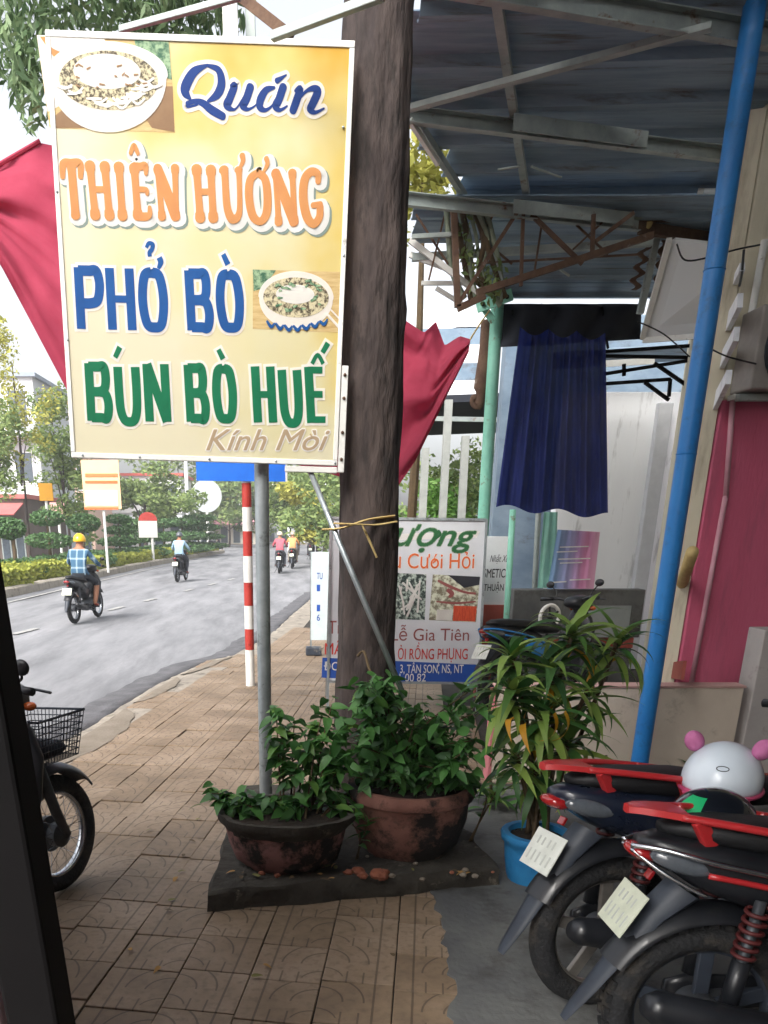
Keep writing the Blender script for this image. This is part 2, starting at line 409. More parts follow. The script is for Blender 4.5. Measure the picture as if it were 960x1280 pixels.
# tiled pavement
T = 0.282
def tile_material():
    m = bpy.data.materials.new('paving_tile'); m.use_nodes = True
    n, l = m.node_tree.nodes, m.node_tree.links
    b = n['Principled BSDF']; b.inputs['Roughness'].default_value = 0.62
    b.inputs['Specular IOR Level'].default_value = 0.35
    uv = n.new('ShaderNodeUVMap'); sep = n.new('ShaderNodeSeparateXYZ'); l.new(uv.outputs[0], sep.inputs[0])
    def mth(op, a, b_=None, c=None):
        q = n.new('ShaderNodeMath'); q.operation = op
        for i, x in enumerate((a, b_, c)):
            if x is None: continue
            if isinstance(x, (int, float)): q.inputs[i].default_value = x
            else: l.new(x, q.inputs[i])
        return q.outputs[0]
    u, v = sep.outputs[0], sep.outputs[1]
    def band(x, c, w): return mth('LESS_THAN', mth('ABSOLUTE', mth('SUBTRACT', x, c)), w)
    def ring(cu, cv, R, w, sx=1.0):
        du = mth('SUBTRACT', u, cu); dv = mth('SUBTRACT', v, cv)
        return band(mth('SQRT', mth('ADD', mth('MULTIPLY', du, du), mth('MULTIPLY', dv, dv))), R, w)
    up = mth('GREATER_THAN', v, 0.5); dn = mth('LESS_THAN', v, 0.27)
    g1 = band(u, 0.745, 0.016)
    arcs = mth('MULTIPLY', mth('MAXIMUM', ring(0.0, 0.5, 0.62, 0.014), ring(0.0, 0.5, 0.34, 0.014)), up)
    arcs2 = mth('MULTIPLY', ring(0.0, 0.02, 0.3, 0.012), mth('GREATER_THAN', v, 0.12))
    tick = mth('MULTIPLY', mth('MAXIMUM', band(u, 0.34, 0.013), band(u, 0.57, 0.013)), dn)
    gr = mth('MAXIMUM', mth('MAXIMUM', g1, arcs), mth('MAXIMUM', arcs2, tick))
    gm = n.new('ShaderNodeNewGeometry'); oi = n.new('ShaderNodeObjectInfo')
    tc = n.new('ShaderNodeTexCoord')
    rnd = mth('FRACT', mth('ADD', gm.outputs['Random Per Island'], oi.outputs['Random']))
    wp = n.new('ShaderNodeTexNoise'); wp.inputs['Scale'].default_value = 1.7; wp.inputs['Detail'].default_value = 7; wp.inputs['Roughness'].default_value = 0.7
    l.new(gm.outputs['Position'], wp.inputs['Vector'])
    fine = n.new('ShaderNodeTexNoise'); fine.inputs['Scale'].default_value = 30; fine.inputs['Detail'].default_value = 5
    l.new(gm.outputs['Position'], fine.inputs['Vector'])
    f1 = mth('MULTIPLY_ADD', rnd, 0.16, mth('MULTIPLY', wp.outputs[0], 0.95))
    cr = n.new('ShaderNodeValToRGB'); l.new(f1, cr.inputs[0])
    e = cr.color_ramp.elements
    e[0].position, e[0].color = 0.25, lin('#5a4d40'); e[1].position, e[1].color = 0.8, lin('#978572')
    e2 = cr.color_ramp.elements.new(0.52); e2.color = lin('#7b6955')
    mx = n.new('ShaderNodeMix'); mx.data_type = 'RGBA'; mx.inputs[7].default_value = lin('#2c251f')
    l.new(cr.outputs[0], mx.inputs[6]); l.new(mth('MULTIPLY', gr, 0.55), mx.inputs[0])
    mx2 = n.new('ShaderNodeMix'); mx2.data_type = 'RGBA'; mx2.inputs[7].default_value = lin('#5a4d40')
    fr = n.new('ShaderNodeMapRange'); fr.inputs[1].default_value, fr.inputs[2].default_value = 0.5, 0.75; fr.inputs[4].default_value = 0.6
    l.new(fine.outputs[0], fr.inputs[0]); l.new(fr.outputs[0], mx2.inputs[0]); l.new(mx.outputs[2], mx2.inputs[6])
    l.new(mx2.outputs[2], b.inputs['Base Color'])
    hgt = mth('SUBTRACT', mth('MULTIPLY', fine.outputs[0], 0.25), gr)
    bp = n.new('ShaderNodeBump'); bp.inputs['Strength'].default_value = 0.6; bp.inputs['Distance'].default_value = 0.004
    l.new(hgt, bp.inputs['Height']); l.new(bp.outputs[0], b.inputs['Normal'])
    return m
M['tile'] = tile_material()
pav = MB(); vs = []
ss = [-8 + i * 0.4 for i in range(130)]
for s in ss:
    e = edge_r(s)
    j = 0.07 * noise.noise(Vector((s * 0.9, 3, 0))) + 0.04 * noise.noise(Vector((s * 3.1, 7, 0)))
    vs += [rd(s, e + 0.03 + j, ROADZ - 0.05), rd(s, e + 0.05 + j, -0.02), rd(s, e + 0.2, -0.008), rd(s, e + 0.5, -0.007), rd(s, e + 0.52, -0.012), rd(s, 14, -0.012)]
for k in range(5): pav.f += [[6 * i + k, 6 * i + k + 1, 6 * i + k + 7, 6 * i + k + 6] for i in range(len(ss) - 1)]; pav.mi += [1 if k < 3 else 0] * (len(ss) - 1)
pav.v = vs
pavement = tag(build('pavement', pav, [M['mortar'], mat('gutter_cement', '#7a736a', '#948c80', rough=0.95, scale=5, bump=0.5, bscale=30, wear='#57524a', wscale=4)]), 'brown patterned tile pavement beside the street', 'pavement', kind='structure')
def tile_geo(mirror, g=0.005, c=0.003, h=0.02):
    a = T / 2 - g / 2; b = a - c
    vs = []
    for q, z in ((a, -h), (a, -c * 0.6), (b, 0.0)):
        vs += [Vector((-q, -q, z)), Vector((q, -q, z)), Vector((q, q, z)), Vector((-q, q, z))]
    fs = [(8, 9, 10, 11)] + [(k * 4 + j, k * 4 + (j + 1) % 4, k * 4 + 4 + (j + 1) % 4, k * 4 + 4 + j) for k in (0, 1) for j in range(4)]
    def uvf(p):
        u = p.x / T + 0.5
        return (1 - u if mirror else u, p.y / T + 0.5)
    return vs, fs, uvf
def tile_mesh(mirror):
    vs, fs, uvf = tile_geo(mirror)
    me = bpy.data.meshes.new('tile'); me.from_pydata([tuple(p) for p in vs], [], fs)
    ul = me.uv_layers.new(name='UVMap')
    for lp in me.loops: ul.data[lp.index].uv = uvf(vs[lp.vertex_index])
    me.materials.append(M['tile']); return me
TM = [tile_mesh(False), tile_mesh(True)]
tiles = []
for k in range(-10, 7):
    for i in range(3, 52):
        s, r = i * T + (0.03 if k % 2 else 0), -0.037 + (k + 0.5) * T
        if s < 13 and r < edge_r(s) + (0.3 if s < 10 else 0.2) + 0.12 * noise.noise(Vector((s, r, 9))): continue
        if s >= 13 and r < edge_r(s) + 0.3: continue
        if r > 0.9 and s < 3.9: continue
        p = rd(s, r)
        if s > 5.3 and p.x > 1.6: continue
        x, y = proj(p)
        seen = -60 < x < 1020 and 500 < y < 1340
        tiles.append((0 if seen else 1, s, r, k))
tiles.sort(key=lambda t: (t[0], t[1]))
rot = Matrix.Rotation(-RA, 4, 'Z')
rest = MB(); ruv = []
for q, (h_, s, r, k) in enumerate(tiles):
    dz = rng.uniform(-0.004, 0.0015) - (0.006 if rng.random() < 0.06 else 0); tilt = Matrix.Rotation(rng.gauss(0, 0.009), 4, 'X') @ Matrix.Rotation(rng.gauss(0, 0.009), 4, 'Y') @ Matrix.Rotation(rng.gauss(0, 0.004), 4, 'Z')
    MX = Matrix.Translation(rd(s, r, dz)) @ rot @ tilt
    mir = k % 2 == 0
    if q < 300:
        linkmesh('paving_tile', TM[mir], pavement, MX)
    else:
        vs, fs, uvf = tile_geo(mir)
        rest.add([MX @ p for p in vs], fs)
        for f in fs: ruv += [uvf(vs[i]) for i in f]
ro = build('paving_tile_field', rest, M['tile'], pavement)
ul = ro.data.uv_layers.new(name='UVMap')
for i, q in enumerate(ruv): ul.data[i].uv = q
tag(ro, kind='stuff')
# broken kerb edge: stones with gaps, and a sandy strip
s = 3.0
while s < 24:
    L = rng.uniform(0.5, 0.95)
    if not (11.0 < s < 11.7):
        e = edge_r(s + L / 2)
        mb = MB(); k = 6; R = []
        for i in range(k + 1):
            t = s + L * i / k; j = 0.03 * noise.noise(Vector((t * 5, 1, 2))); zt = -0.02 + 0.025 * noise.noise(Vector((t * 2.2, 5, 1)))
            r0, r1 = edge_r(t) + 0.02 + j * 1.6, edge_r(t) + 0.13 + j
            R.append([rd(t, r0, -0.12), rd(t, r1, -0.12), rd(t, r1, zt), rd(t, r0 + 0.03, zt), rd(t, r0, zt - 0.03)])
        mb.rings(R); build('kerb_stone', mb, M['kerb'], pavement)
    s += L + rng.uniform(0.01, 0.05)
for (s0, s1, w) in ((5.0, 7.4, 0.3), (7.7, 9.2, 0.16), (9.4, 11.0, 0.14)):
    vs = []; k = 14
    for i in range(k + 1):
        t = s0 + (s1 - s0) * i / k; a = math.sin(math.pi * i / k) ** 0.5
        e = edge_r(t) + 0.12
        vs += [rd(t, e, -0.012), rd(t, e + w * 0.5 * a + 0.01, 0.008 * a), rd(t, e + w * a + 0.02 + 0.04 * noise.noise(Vector((t * 4, 0, 3))), 0.003)]
    mb = MB().add(vs, [(3 * i + q, 3 * i + q + 1, 3 * i + q + 4, 3 * i + q + 3) for i in range(k) for q in (0, 1)])
    tag(build('sandy_strip', mb, M['soil'], pavement, smooth=True), kind='stuff')

mb = MB(); vs = []; k = 120
for i in range(k + 1):
    t = 3 + 21 * i / k; e = edge_r(t)
    j = 0.10 * noise.noise(Vector((t * 0.8, 2, 5))) + 0.07 * noise.noise(Vector((t * 2.6, 3, 5))) + 0.035 * noise.noise(Vector((t * 8, 3, 5)))
    vs += [rd(t, e - 0.4 + j, ROADZ + 0.004), rd(t, e - 0.15 + j * 0.5, ROADZ + 0.026), rd(t, e + 0.0 + j, ROADZ + 0.036), rd(t, e + 0.02 + j, ROADZ - 0.02)]
mb.add(vs, [(4 * i + q, 4 * i + q + 1, 4 * i + q + 5, 4 * i + q + 4) for i in range(k) for q in range(3)])
build('asphalt_lip', mb, mat('worn_asphalt', '#4b4b4e', '#646366', rough=0.9, scale=5, bump=0.6, bscale=60), road, smooth=True)
# cement apron in front of the shop
pts = []
for i in range(90):
    y = 0.6 + i * 0.036
    pts.append(Vector((0.40 + 0.075 * y + 0.06 * noise.noise(Vector((y * 2.3, 2, 0))) + 0.05 * noise.noise(Vector((y * 7, 4, 0))) + 0.035 * noise.noise(Vector((y * 19, 4, 0))), y, 0)))
pts += [Vector((0.98, 4.1, 0)), Vector((0.98, 5.26, 0)), Vector((7, 5.26, 0)), Vector((7, 0.6, 0))]
ap = MB(); n = len(pts)
ap.add([p + Vector((0, 0, 0.006)) for p in pts] + [p + Vector((0, 0, -0.03)) for p in pts], [tuple(range(n))[::-1]] + [(i, (i + 1) % n, n + (i + 1) % n, n + i) for i in range(n)])
apron = tag(build('cement_apron', ap, M['concrete']), 'smeared grey cement apron under the parked motorbikes', 'pavement', kind='structure')
for i in range(0):
    y = 2.3 + i * 0.17 + rng.uniform(-.05, .05); x = 0.40 + 0.075 * y - rng.uniform(0.02, 0.12); a0 = rng.uniform(0, 6)
    ring = [Vector((x + rng.uniform(0.6, 1.1) * 0.07 * math.cos(k * 0.45), y + rng.uniform(0.5, 1.1) * 0.05 * math.sin(k * 0.45), 0.0035)) for k in range(14)]
    build('cement_smear', MB().add(ring, [tuple(range(14))]), M['concrete'], apron)
tag(build('shop_floor', MB().box((3, -2.3, -0.03), (14, 5.6, 0.07)), M['concrete']), 'grey cement floor of the shop', 'floor', kind='structure')

# plinth round the tree
def plinth():
    c = [Vector((-0.41, 3.31, 0)), Vector((1.0, 3.60, 0)), Vector((0.86, 5.0, 0)), Vector((-0.36, 4.95, 0))]
    out = []
    for i in range(4):
        a, b = c[i], c[(i + 1) % 4]
        for k in range(16): out.append(a.lerp(b, k / 16))
    ctr = sum(c, Vector()) / 4; R = []
    for z, sc in ((-0.02, 1.0), (0.05, 1.0), (0.085, 0.995), (0.1, 0.975)):
        ring = []
        for p in out:
            d = (p - ctr) * sc
            nz = 0.03 * noise.noise(p * 5 + Vector((0, 0, z * 20))) + 0.018 * noise.noise(p * 17 + Vector((0, 0, z * 30)))
            ring.append(ctr + d + d.normalized() * nz + Vector((0, 0, z + 0.02 * noise.noise(p * 9) * (z > 0.06))))
        R.append(ring)
    mb = MB().rings(R, caps=False)
    m = len(out); top = R[-1]
    # rough soil top as a fan of rings
    rr_ = [top]
    for f in (0.7, 0.4, 0.1):
        rr_.append([ctr + (p - ctr) * f + Vector((0, 0, 0.1 - 0.0 + 0.015 * noise.noise(p * 11 * f)))  - Vector((0, 0, (ctr + (p - ctr) * f).z)) for p in top])
    mb.rings(rr_, caps=True)
    return mb
pl = tag(build('tree_plinth', plinth(), M['mossy'], smooth=True, auto=50), 'low blackened mossy concrete plinth around the tree and pots', 'plinth')
for i in range(24):      # rubble on the plinth
    x, y = rng.uniform(-0.2, 0.95), rng.uniform(3.42, 3.75)
    if i < 7: x, y = 0.33 + rng.uniform(-0.1, 0.1), 3.48 + rng.uniform(-0.03, 0.05)
    sz = rng.uniform(0.007, 0.016) if i >= 7 else rng.uniform(0.018, 0.034)
    mb = MB().ell((x, y, 0.105 + sz * 0.4), (sz * 1.3, sz, sz * 0.8), 6, 4, warp=lambda p: p * (1 + 0.35 * noise.noise(p * 60 + Vector((i, 0, 0)))))
    o = build('brick_fragment' if i < 7 else 'pebble', mb, M['brick_bit'] if i < 7 else (M['soil'] if i % 3 else M['brick_bit']))
    tag(o, 'broken red brick lump between the two big pots' if i < 7 else 'small loose pebble on the mossy plinth', 'brick' if i < 7 else 'pebble', 'broken brick lumps' if i < 7 else 'loose pebbles on the plinth')

# ------------------------------------------------------------------ the tree with the sign
TX, TY = 0.385, 4.55
def trunk_mesh():
    R = []
    nseg = 40
    for i in range(110):
        z = 0.02 + i * 0.06
        flare = 0.07 * math.exp(-z / 0.35)
        ctr = Vector((TX + 0.012 * math.sin(z * 1.7) - 0.012 * max(0, z - 2.4), TY + 0.01 * math.sin(z * 1.1 + 1), z))
        ring = []
        for k in range(nseg):
            a = k * 2 * math.pi / nseg
            d = Vector((math.cos(a), math.sin(a), 0))
            q = Vector((d.x * 1.6, d.y * 1.6, z * 0.75))
            r = 0.158 + flare * (1 + 0.4 * math.sin(a * 5 + 1)) + 0.014 * noise.noise(q * 1.5) + 0.022 * abs(noise.noise(Vector((d.x * 5, d.y * 5, z * 1.6)))) - 0.008 + 0.009 * noise.noise(Vector((d.x * 11, d.y * 11, z * 5)))
            for (kz, ka, amp) in ((3.25, -1.1, 0.02), (2.62, -0.2, 0.025), (2.3, -1.9, 0.018), (3.0, -2.2, 0.015)):
                da = (a - ka + math.pi) % (2 * math.pi) - math.pi
                e = math.exp(-((z - kz) / 0.07) ** 2 - (da / 0.22) ** 2)
                r += amp * e - 0.6 * amp * math.exp(-((z - kz) / 0.03) ** 2 - (da / 0.09) ** 2) * 1.6
            ring.append(ctr + d * r)
        R.append(ring)
    return MB().rings(R)
tree = thing('street_tree', 'dark rough-barked tree trunk standing right beside the yellow signboard', 'tree', (TX, TY, 0.1))
build('trunk', trunk_mesh(), M['bark'], tree, smooth=True)
def leafcloud(mb, c, rad, n, size, rg, hang=0.0, shell=0.0, asp=0.45, mi=0):
    c = Vector(c)
    for _ in range(n):
        while True:
            p = Vector((rg.uniform(-1, 1), rg.uniform(-1, 1), rg.uniform(-1, 1)))
            if shell <= p.length <= 1: break
        q = c + Vector((p.x * rad[0], p.y * rad[1], p.z * rad[2]))
        d = Vector((rg.gauss(0, 1), rg.gauss(0, 1), rg.gauss(0, 0.6) - hang)).normalized()
        w = d.cross(Vector((rg.gauss(0, 1), rg.gauss(0, 1), rg.gauss(0, 1)))).normalized()
        L = size * rg.uniform(0.6, 1.3)
        mb.add([q - d * L / 2, q + w * L * asp / 2, q + d * L / 2, q - w * L * asp / 2], [(0, 1, 2, 3)], mi)
limbs = MB()
LP = [((TX, TY, 5.2), (-0.6, 5.4, 5.6), (-1.9, 6.2, 5.3), (-3.0, 6.8, 4.9)), ((TX, TY, 5.6), (0.2, 5.6, 6.6), (-0.4, 7.0, 7.4)), ((TX, TY, 6.0), (1.2, 3.9, 7.0), (1.9, 3.3, 7.8)),
      ((TX, TY, 5.9), (-0.3, 3.9, 6.9), (-0.8, 3.2, 7.7)), ((TX, TY, 6.4), (0.5, 4.7, 8.3)), ((TX, TY, 5.0), (0.7, 5.6, 5.4), (1.1, 7.2, 5.6))]
for q in LP:
    sp = smoothpath(q, 5); limbs.tube(sp, [0.1 * (1 - 0.75 * i / (len(sp) - 1)) for i in range(len(sp))], 8)
build('limb', limbs, M['bark'], tree, smooth=True)
cr = MB(); rg = random.Random(3)
for (px, py, y, rx, ry_, rz, n_) in ((20, 20, 6.2, .3, .4, .35, 380), (75, -5, 6.3, .35, .4, .25, 420), (35, 100, 6.0, .13, .25, .25, 230), (8, 60, 6.2, .2, .2, .2, 150), (140, -15, 6.4, .35, .4, .3, 420), (200, 0, 6.4, .3, .4, .28, 420),
                                    (255, -5, 6.5, .3, .4, .28, 420), (240, 20, 6.6, .22, .3, .2, 240), (185, 32, 6.4, .16, .2, .1, 140), (-60, -40, 6.3, .5, .5, .5, 300), (100, -110, 6.4, .8, .6, .5, 500), (240, -120, 6.4, .7, .5, .5, 400)):
    leafcloud(cr, at(px, py, y), (rx, ry_, rz), n_, 0.1, rg, hang=1.2, asp=0.28)
for _ in range(46):
    a, r_, z = rg.uniform(0, 6.28), rg.uniform(0.4, 2.4), rg.uniform(6.6, 8.6)
    leafcloud(cr, (TX - 0.4 + r_ * math.cos(a), TY + 0.8 + r_ * math.sin(a), z), (0.7, 0.7, 0.5), 110, 0.13, rg, hang=0.6, asp=0.35)
tag(build('crown', cr, M['overhang'], tree), kind='stuff')

# ------------------------------------------------------------------ printed panels
def textgeo(s, bold=0.0, shear=0.0, spacing=1.0):
    cu = bpy.data.curves.new('t', 'FONT'); cu.body = s; cu.offset = bold; cu.shear = shear; cu.space_character = spacing
    cu.resolution_u = 4
    ob = bpy.data.objects.new('t', cu); col.objects.link(ob)
    bpy.context.view_layer.update()
    me = bpy.data.meshes.new_from_object(ob.evaluated_get(bpy.context.evaluated_depsgraph_get()))
    vs = [(v.co.x, v.co.y) for v in me.vertices]; fs = [tuple(p.vertices) for p in me.polygons]
    bpy.data.objects.remove(ob); bpy.data.curves.remove(cu); bpy.data.meshes.remove(me)
    return vs, fs
class Panel:
    """a flat board measured by its four corners; local axes u (right), v (up), n (towards the viewer)"""
    def __init__(s, TL, TR, BL, BR):
        s.o = (TL + TR + BL + BR) / 4
        s.u = ((TR - TL) + (BR - BL)).normalized()
        v = ((TL - BL) + (TR - BR)); s.v = (v - s.u * v.dot(s.u)).normalized()
        s.n = s.u.cross(s.v).normalized()
        s.w = ((TR - TL).length + (BR - BL).length) / 2; s.h = ((TL - BL).length + (TR - BR).length) / 2
    def loc(s, px, py):
        d = ray(px, py); e = Vector((0, 0, EYE))
        t = (s.o - e).dot(s.n) / d.dot(s.n); q = e + d * t - s.o
        return q.dot(s.u), q.dot(s.v)
    def P(s, u, v, n=0.0): return s.o + s.u * u + s.v * v + s.n * n
    def slab(s, u0, u1, v0, v1, n0, n1, mb=None):
        mb = mb or MB()
        vs = [s.P(u, v, n) for u in (u0, u1) for v in (v0, v1) for n in (n0, n1)]
        return mb.add(vs, [(0, 1, 3, 2), (4, 6, 7, 5), (0, 4, 5, 1), (2, 3, 7, 6), (0, 2, 6, 4), (1, 5, 7, 3)])
    def poly(s, pts, layer, mb=None):
        mb = mb or MB()
        q = [s.P(*s.loc(*p), layer * 0.0008) for p in pts]
        return mb.add(q, [tuple(range(len(q)))])
    def text(s, parent, name, body, m, box, layer, bold=0.0, shear=0.0, outline=None, om=None, spacing=1.0):
        x0, y0, x1, y1 = box          # measured left, top, right, bottom
        slant = 0
        bl, br, tl = Vector(s.loc(x0, y1)), Vector(s.loc(x1, y1 + 0)), Vector(s.loc(x0, y0))
        tl = Vector((bl.x, tl.y)) if True else tl
        vs, fs = textgeo(body, 0.0, shear, spacing)
        xs, ys = [p[0] for p in vs], [p[1] for p in vs]
        ax, bx_, ay, by_ = min(xs), max(xs), min(ys), max(ys)
        kx, ky = (br.x - bl.x) / (bx_ - ax), (tl.y - bl.y) / (by_ - ay)
        def put(grow, lay, mm, nm):
            offs = [(0, 0)] if not grow else [(grow * math.cos(a), grow * math.sin(a)) for a in [k * math.pi / (4 if grow < 0.05 else 6) for k in range(8 if grow < 0.05 else 12)]] + [(0, 0)]
            mb = MB()
            for q, (dx, dy) in enumerate(offs):
                dx, dy = dx * ky * 0.7, dy * ky * 0.7
                mb.add([s.P(bl.x + (p[0] - ax) * kx + dx, bl.y + (p[1] - ay) * ky + (p[0] - ax) / (bx_ - ax) * (br.y - bl.y) + dy, lay * 0.0008 + q * 0.00004) for p in vs], fs)
            return build(nm, mb, mm, parent)
        o = put(bold, layer, m, name)
        if outline: put(outline, layer - 1, om, name + '_outline')
        return o
    def strokes(s, parent, name, strokes, m, layer, grow=0.0, off=(0, 0), flat=False, smooth=True):
        """hand-drawn lettering: each stroke is [(px, py, width_px) ...]"""
        mb = MB(); sc = (Vector(s.loc(300, 300)) - Vector(s.loc(310, 300))).length / 10
        for si, st in enumerate(strokes):
            pts = [Vector((*s.loc(p[0] + off[0], p[1] + off[1]), p[2])) for p in st]
            if len(pts) > 2: pts = smoothpath(pts, 7)
            if flat and grow:
                d0 = (pts[0] - pts[1]); d1 = (pts[-1] - pts[-2]); d0.z = d1.z = 0
                pts[0] = pts[0] + d0.normalized() * grow * sc; pts[-1] = pts[-1] + d1.normalized() * grow * sc
            L = []; Rr = []; n = len(pts); lay = layer * 0.0008 + si * 0.00005
            for i, p in enumerate(pts):
                t = (pts[min(i + 1, n - 1)] - pts[max(i - 1, 0)]); t = Vector((t.x, t.y)).normalized()
                w = (p.z + grow * 2) * sc / 2; nn = Vector((-t.y, t.x))
                L.append((p.x + nn.x * w, p.y + nn.y * w)); Rr.append((p.x - nn.x * w, p.y - nn.y * w))
                if i in (0, n - 1) and not flat:     # round cap
                    sg = -1 if i == 0 else 1
                    cap = [(p.x + math.cos(a) * nn.x * w + sg * math.sin(a) * t.x * w * 0.8, p.y + math.cos(a) * nn.y * w + sg * math.sin(a) * t.y * w * 0.8) for a in [k * math.pi / 6 for k in range(7)]]
                    mb.add([s.P(*q, lay + 0.00002) for q in cap], [tuple(range(7))])
            k = 0
            for a, b in zip(L, Rr):
                k += 1; mb.v += [s.P(*a, lay + k * 3e-7), s.P(*b, lay + k * 3e-7)]
            o = len(mb.v) - 2 * n
            for i in range(n - 1): mb.f.append([o + 2 * i, o + 2 * i + 1, o + 2 * i + 3, o + 2 * i + 2]); mb.mi.append(0)
        return build(name, mb, m, parent)
def ellpts(cx, cy, rx, ry, rot=0, n=40, a0=0, a1=360):
    o = []; c, s_ = math.cos(math.radians(rot)), math.sin(math.radians(rot))
    for i in range(n):
        a = math.radians(a0 + (a1 - a0) * i / (n if a1 - a0 == 360 else n - 1))
        x, y = rx * math.cos(a), ry * math.sin(a); o.append((cx + x * c - y * s_, cy + x * s_ + y * c))
    return o

# ------------------------------------------------------------------ yellow signboard
SY = 4.34
board = Panel(at(38, 36, SY), at(428, 53, SY), at(105, 573, SY), at(435, 581, SY))
POLE = Vector((-0.175, SY + 0.09, 0.09))
sign = thing('shop_signboard', 'big yellow noodle shop signboard on a galvanised pole beside the tree', 'signboard', POLE)
def sign_material():
    m = bpy.data.materials.new('sign_print'); m.use_nodes = True
    n, l = m.node_tree.nodes, m.node_tree.links; b = n['Principled BSDF']; b.inputs['Roughness'].default_value = 0.55
    tc = n.new('ShaderNodeTexCoord'); sp = n.new('ShaderNodeSeparateXYZ'); l.new(tc.outputs['Generated'], sp.inputs[0])
    nz = n.new('ShaderNodeTexNoise'); nz.inputs['Scale'].default_value = 2.3; nz.inputs['Detail'].default_value = 3; l.new(tc.outputs['Object'], nz.inputs['Vector'])
    a = n.new('ShaderNodeMath'); a.operation = 'MULTIPLY_ADD'; l.new(sp.outputs[0], a.inputs[0]); a.inputs[1].default_value = 0.55
    z = n.new('ShaderNodeMath'); z.operation = 'MULTIPLY_ADD'; l.new(sp.outputs[2], z.inputs[0]); z.inputs[1].default_value = 0.4; z.inputs[2].default_value = -0.44
    l.new(z.outputs[0], a.inputs[2])
    c = n.new('ShaderNodeMath'); c.operation = 'MULTIPLY_ADD'; l.new(nz.outputs[0], c.inputs[0]); c.inputs[1].default_value = 0.95; l.new(a.outputs[0], c.inputs[2])
    r = n.new('ShaderNodeValToRGB'); l.new(c.outputs[0], r.inputs[0])
    e = r.color_ramp.elements; e[0].position, e[0].color = 0.35, lin('#e5e1c8'); e[1].position, e[1].color = 1.0, lin('#d6ae38')
    q = r.color_ramp.elements.new(0.6); q.color = lin('#e2dcb2'); q = r.color_ramp.elements.new(0.82); q.color = lin('#dfcd7c')
    l.new(r.outputs[0], b.inputs['Base Color'])
    t = n.new('ShaderNodeBsdfTranslucent'); l.new(r.outputs[0], t.inputs[0])
    mx = n.new('ShaderNodeMixShader'); mx.inputs[0].default_value = 0.5
    l.new(b.outputs[0], mx.inputs[1]); l.new(t.outputs[0], mx.inputs[2]); l.new(mx.outputs[0], n['Material Output'].inputs[0])
    return m
w2, h2 = board.w / 2, board.h / 2
build('sign_face', board.slab(-w2 + 0.012, w2 - 0.012, -h2 + 0.012, h2 - 0.012, -0.001, 0.0), sign_material(), sign)
for (a, b_, c, d) in ((-w2, w2, h2 - 0.024, h2), (-w2, w2, -h2, -h2 + 0.024), (-w2, -w2 + 0.022, -h2 + 0.025, h2 - 0.025), (w2 - 0.022, w2, -h2 + 0.025, h2 - 0.025)):
    build('frame_bar', board.slab(a, b_, c, d, -0.022, 0.006), M['white_paint'], sign, bevel=0.003)
for (px, py) in ((104, 574), (175, 575), (262, 577), (345, 578), (430, 581), (61, 240), (85, 425), (429, 160), (432, 320)):
    u, v = board.loc(px, py); u = max(-w2 + 0.011, min(w2 - 0.011, u)); v = max(-h2 + 0.012, min(h2 - 0.012, v))
    mb = MB(); q = board.P(u, v, 0.006); mb.ell(q, (0.006, 0.006, 0.006), 8, 6); build('rivet', mb, M['galv'], sign)
# top photo: bowl of noodles on a table
def px_poly(pts, layer, m, name='print'): return build(name, board.poly(pts, layer), m, sign)
px_poly([(46, 44), (212, 50), (219, 166), (62, 160)], 1, M['p_table'], 'bowl_photo')
px_poly([(46, 44), (80, 45), (98, 84), (80, 130), (60, 140)], 2, M['p_white'], 'bowl_photo_cup')
px_poly([(50, 46), (62, 46), (86, 76), (76, 84)], 3, M['p_orange'], 'bowl_photo_rim')
px_poly([(168, 50), (211, 52), (215, 100), (190, 92), (172, 72)], 2, M['p_herb'], 'bowl_photo_herbs')
px_poly(ellpts(96, 52, 36, 16)[0:21] + [(62, 46), (130, 48)], 4, M['p_white'], 'bowl_photo_dish')
px_poly([(176, 140), (200, 108), (216, 108), (218, 165), (190, 160)], 2, M['p_brown'], 'bowl_photo_board')
px_poly([(62, 150), (80, 136), (112, 160), (66, 160)], 2, M['p_brown'], 'bowl_photo_shadow')
px_poly(ellpts(135, 92, 75, 40, 3, 40, 180, 360) + ellpts(136, 100, 72, 66, 0, 30, 0, 180), 5, M['p_white'], 'bowl_photo_bowl')
px_poly(ellpts(136, 101, 62, 37, 3), 6, M['p_broth'], 'bowl_photo_noodles')
px_poly(ellpts(134, 90, 42, 22, 3), 7, M['p_white'], 'bowl_photo_rice')
nod = []
rg2 = random.Random(11)
for i in range(26):
    a = rg2.uniform(0.1, 3.0); r = rg2.uniform(0.72, 0.95)
    cx, cy = 136 + 62 * r * math.cos(a), 101 + 36 * r * math.sin(a)
    nod.append([(cx - 9, cy - rg2.uniform(0, 4), 2.2), (cx, cy + rg2.uniform(-3, 4), 2.8), (cx + 9, cy - rg2.uniform(0, 5), 2.2)])
board.strokes(sign, 'bowl_photo_strands', nod, M['p_white'], 8)
spk = [[(136 + rg2.uniform(-45, 45), 92 + rg2.uniform(-20, 20), 1.6)] * 1 for _ in range(0)]
for i in range(16):
    x, y = 136 + rg2.uniform(-42, 44), 92 + rg2.uniform(-18, 18); spk.append([(x, y, 1.8), (x + rg2.uniform(2, 6), y + rg2.uniform(-3, 3), 1.2)])
tag(board.strokes(sign, 'bowl_photo_chives', spk, M['p_brown'], 9), kind='stuff')
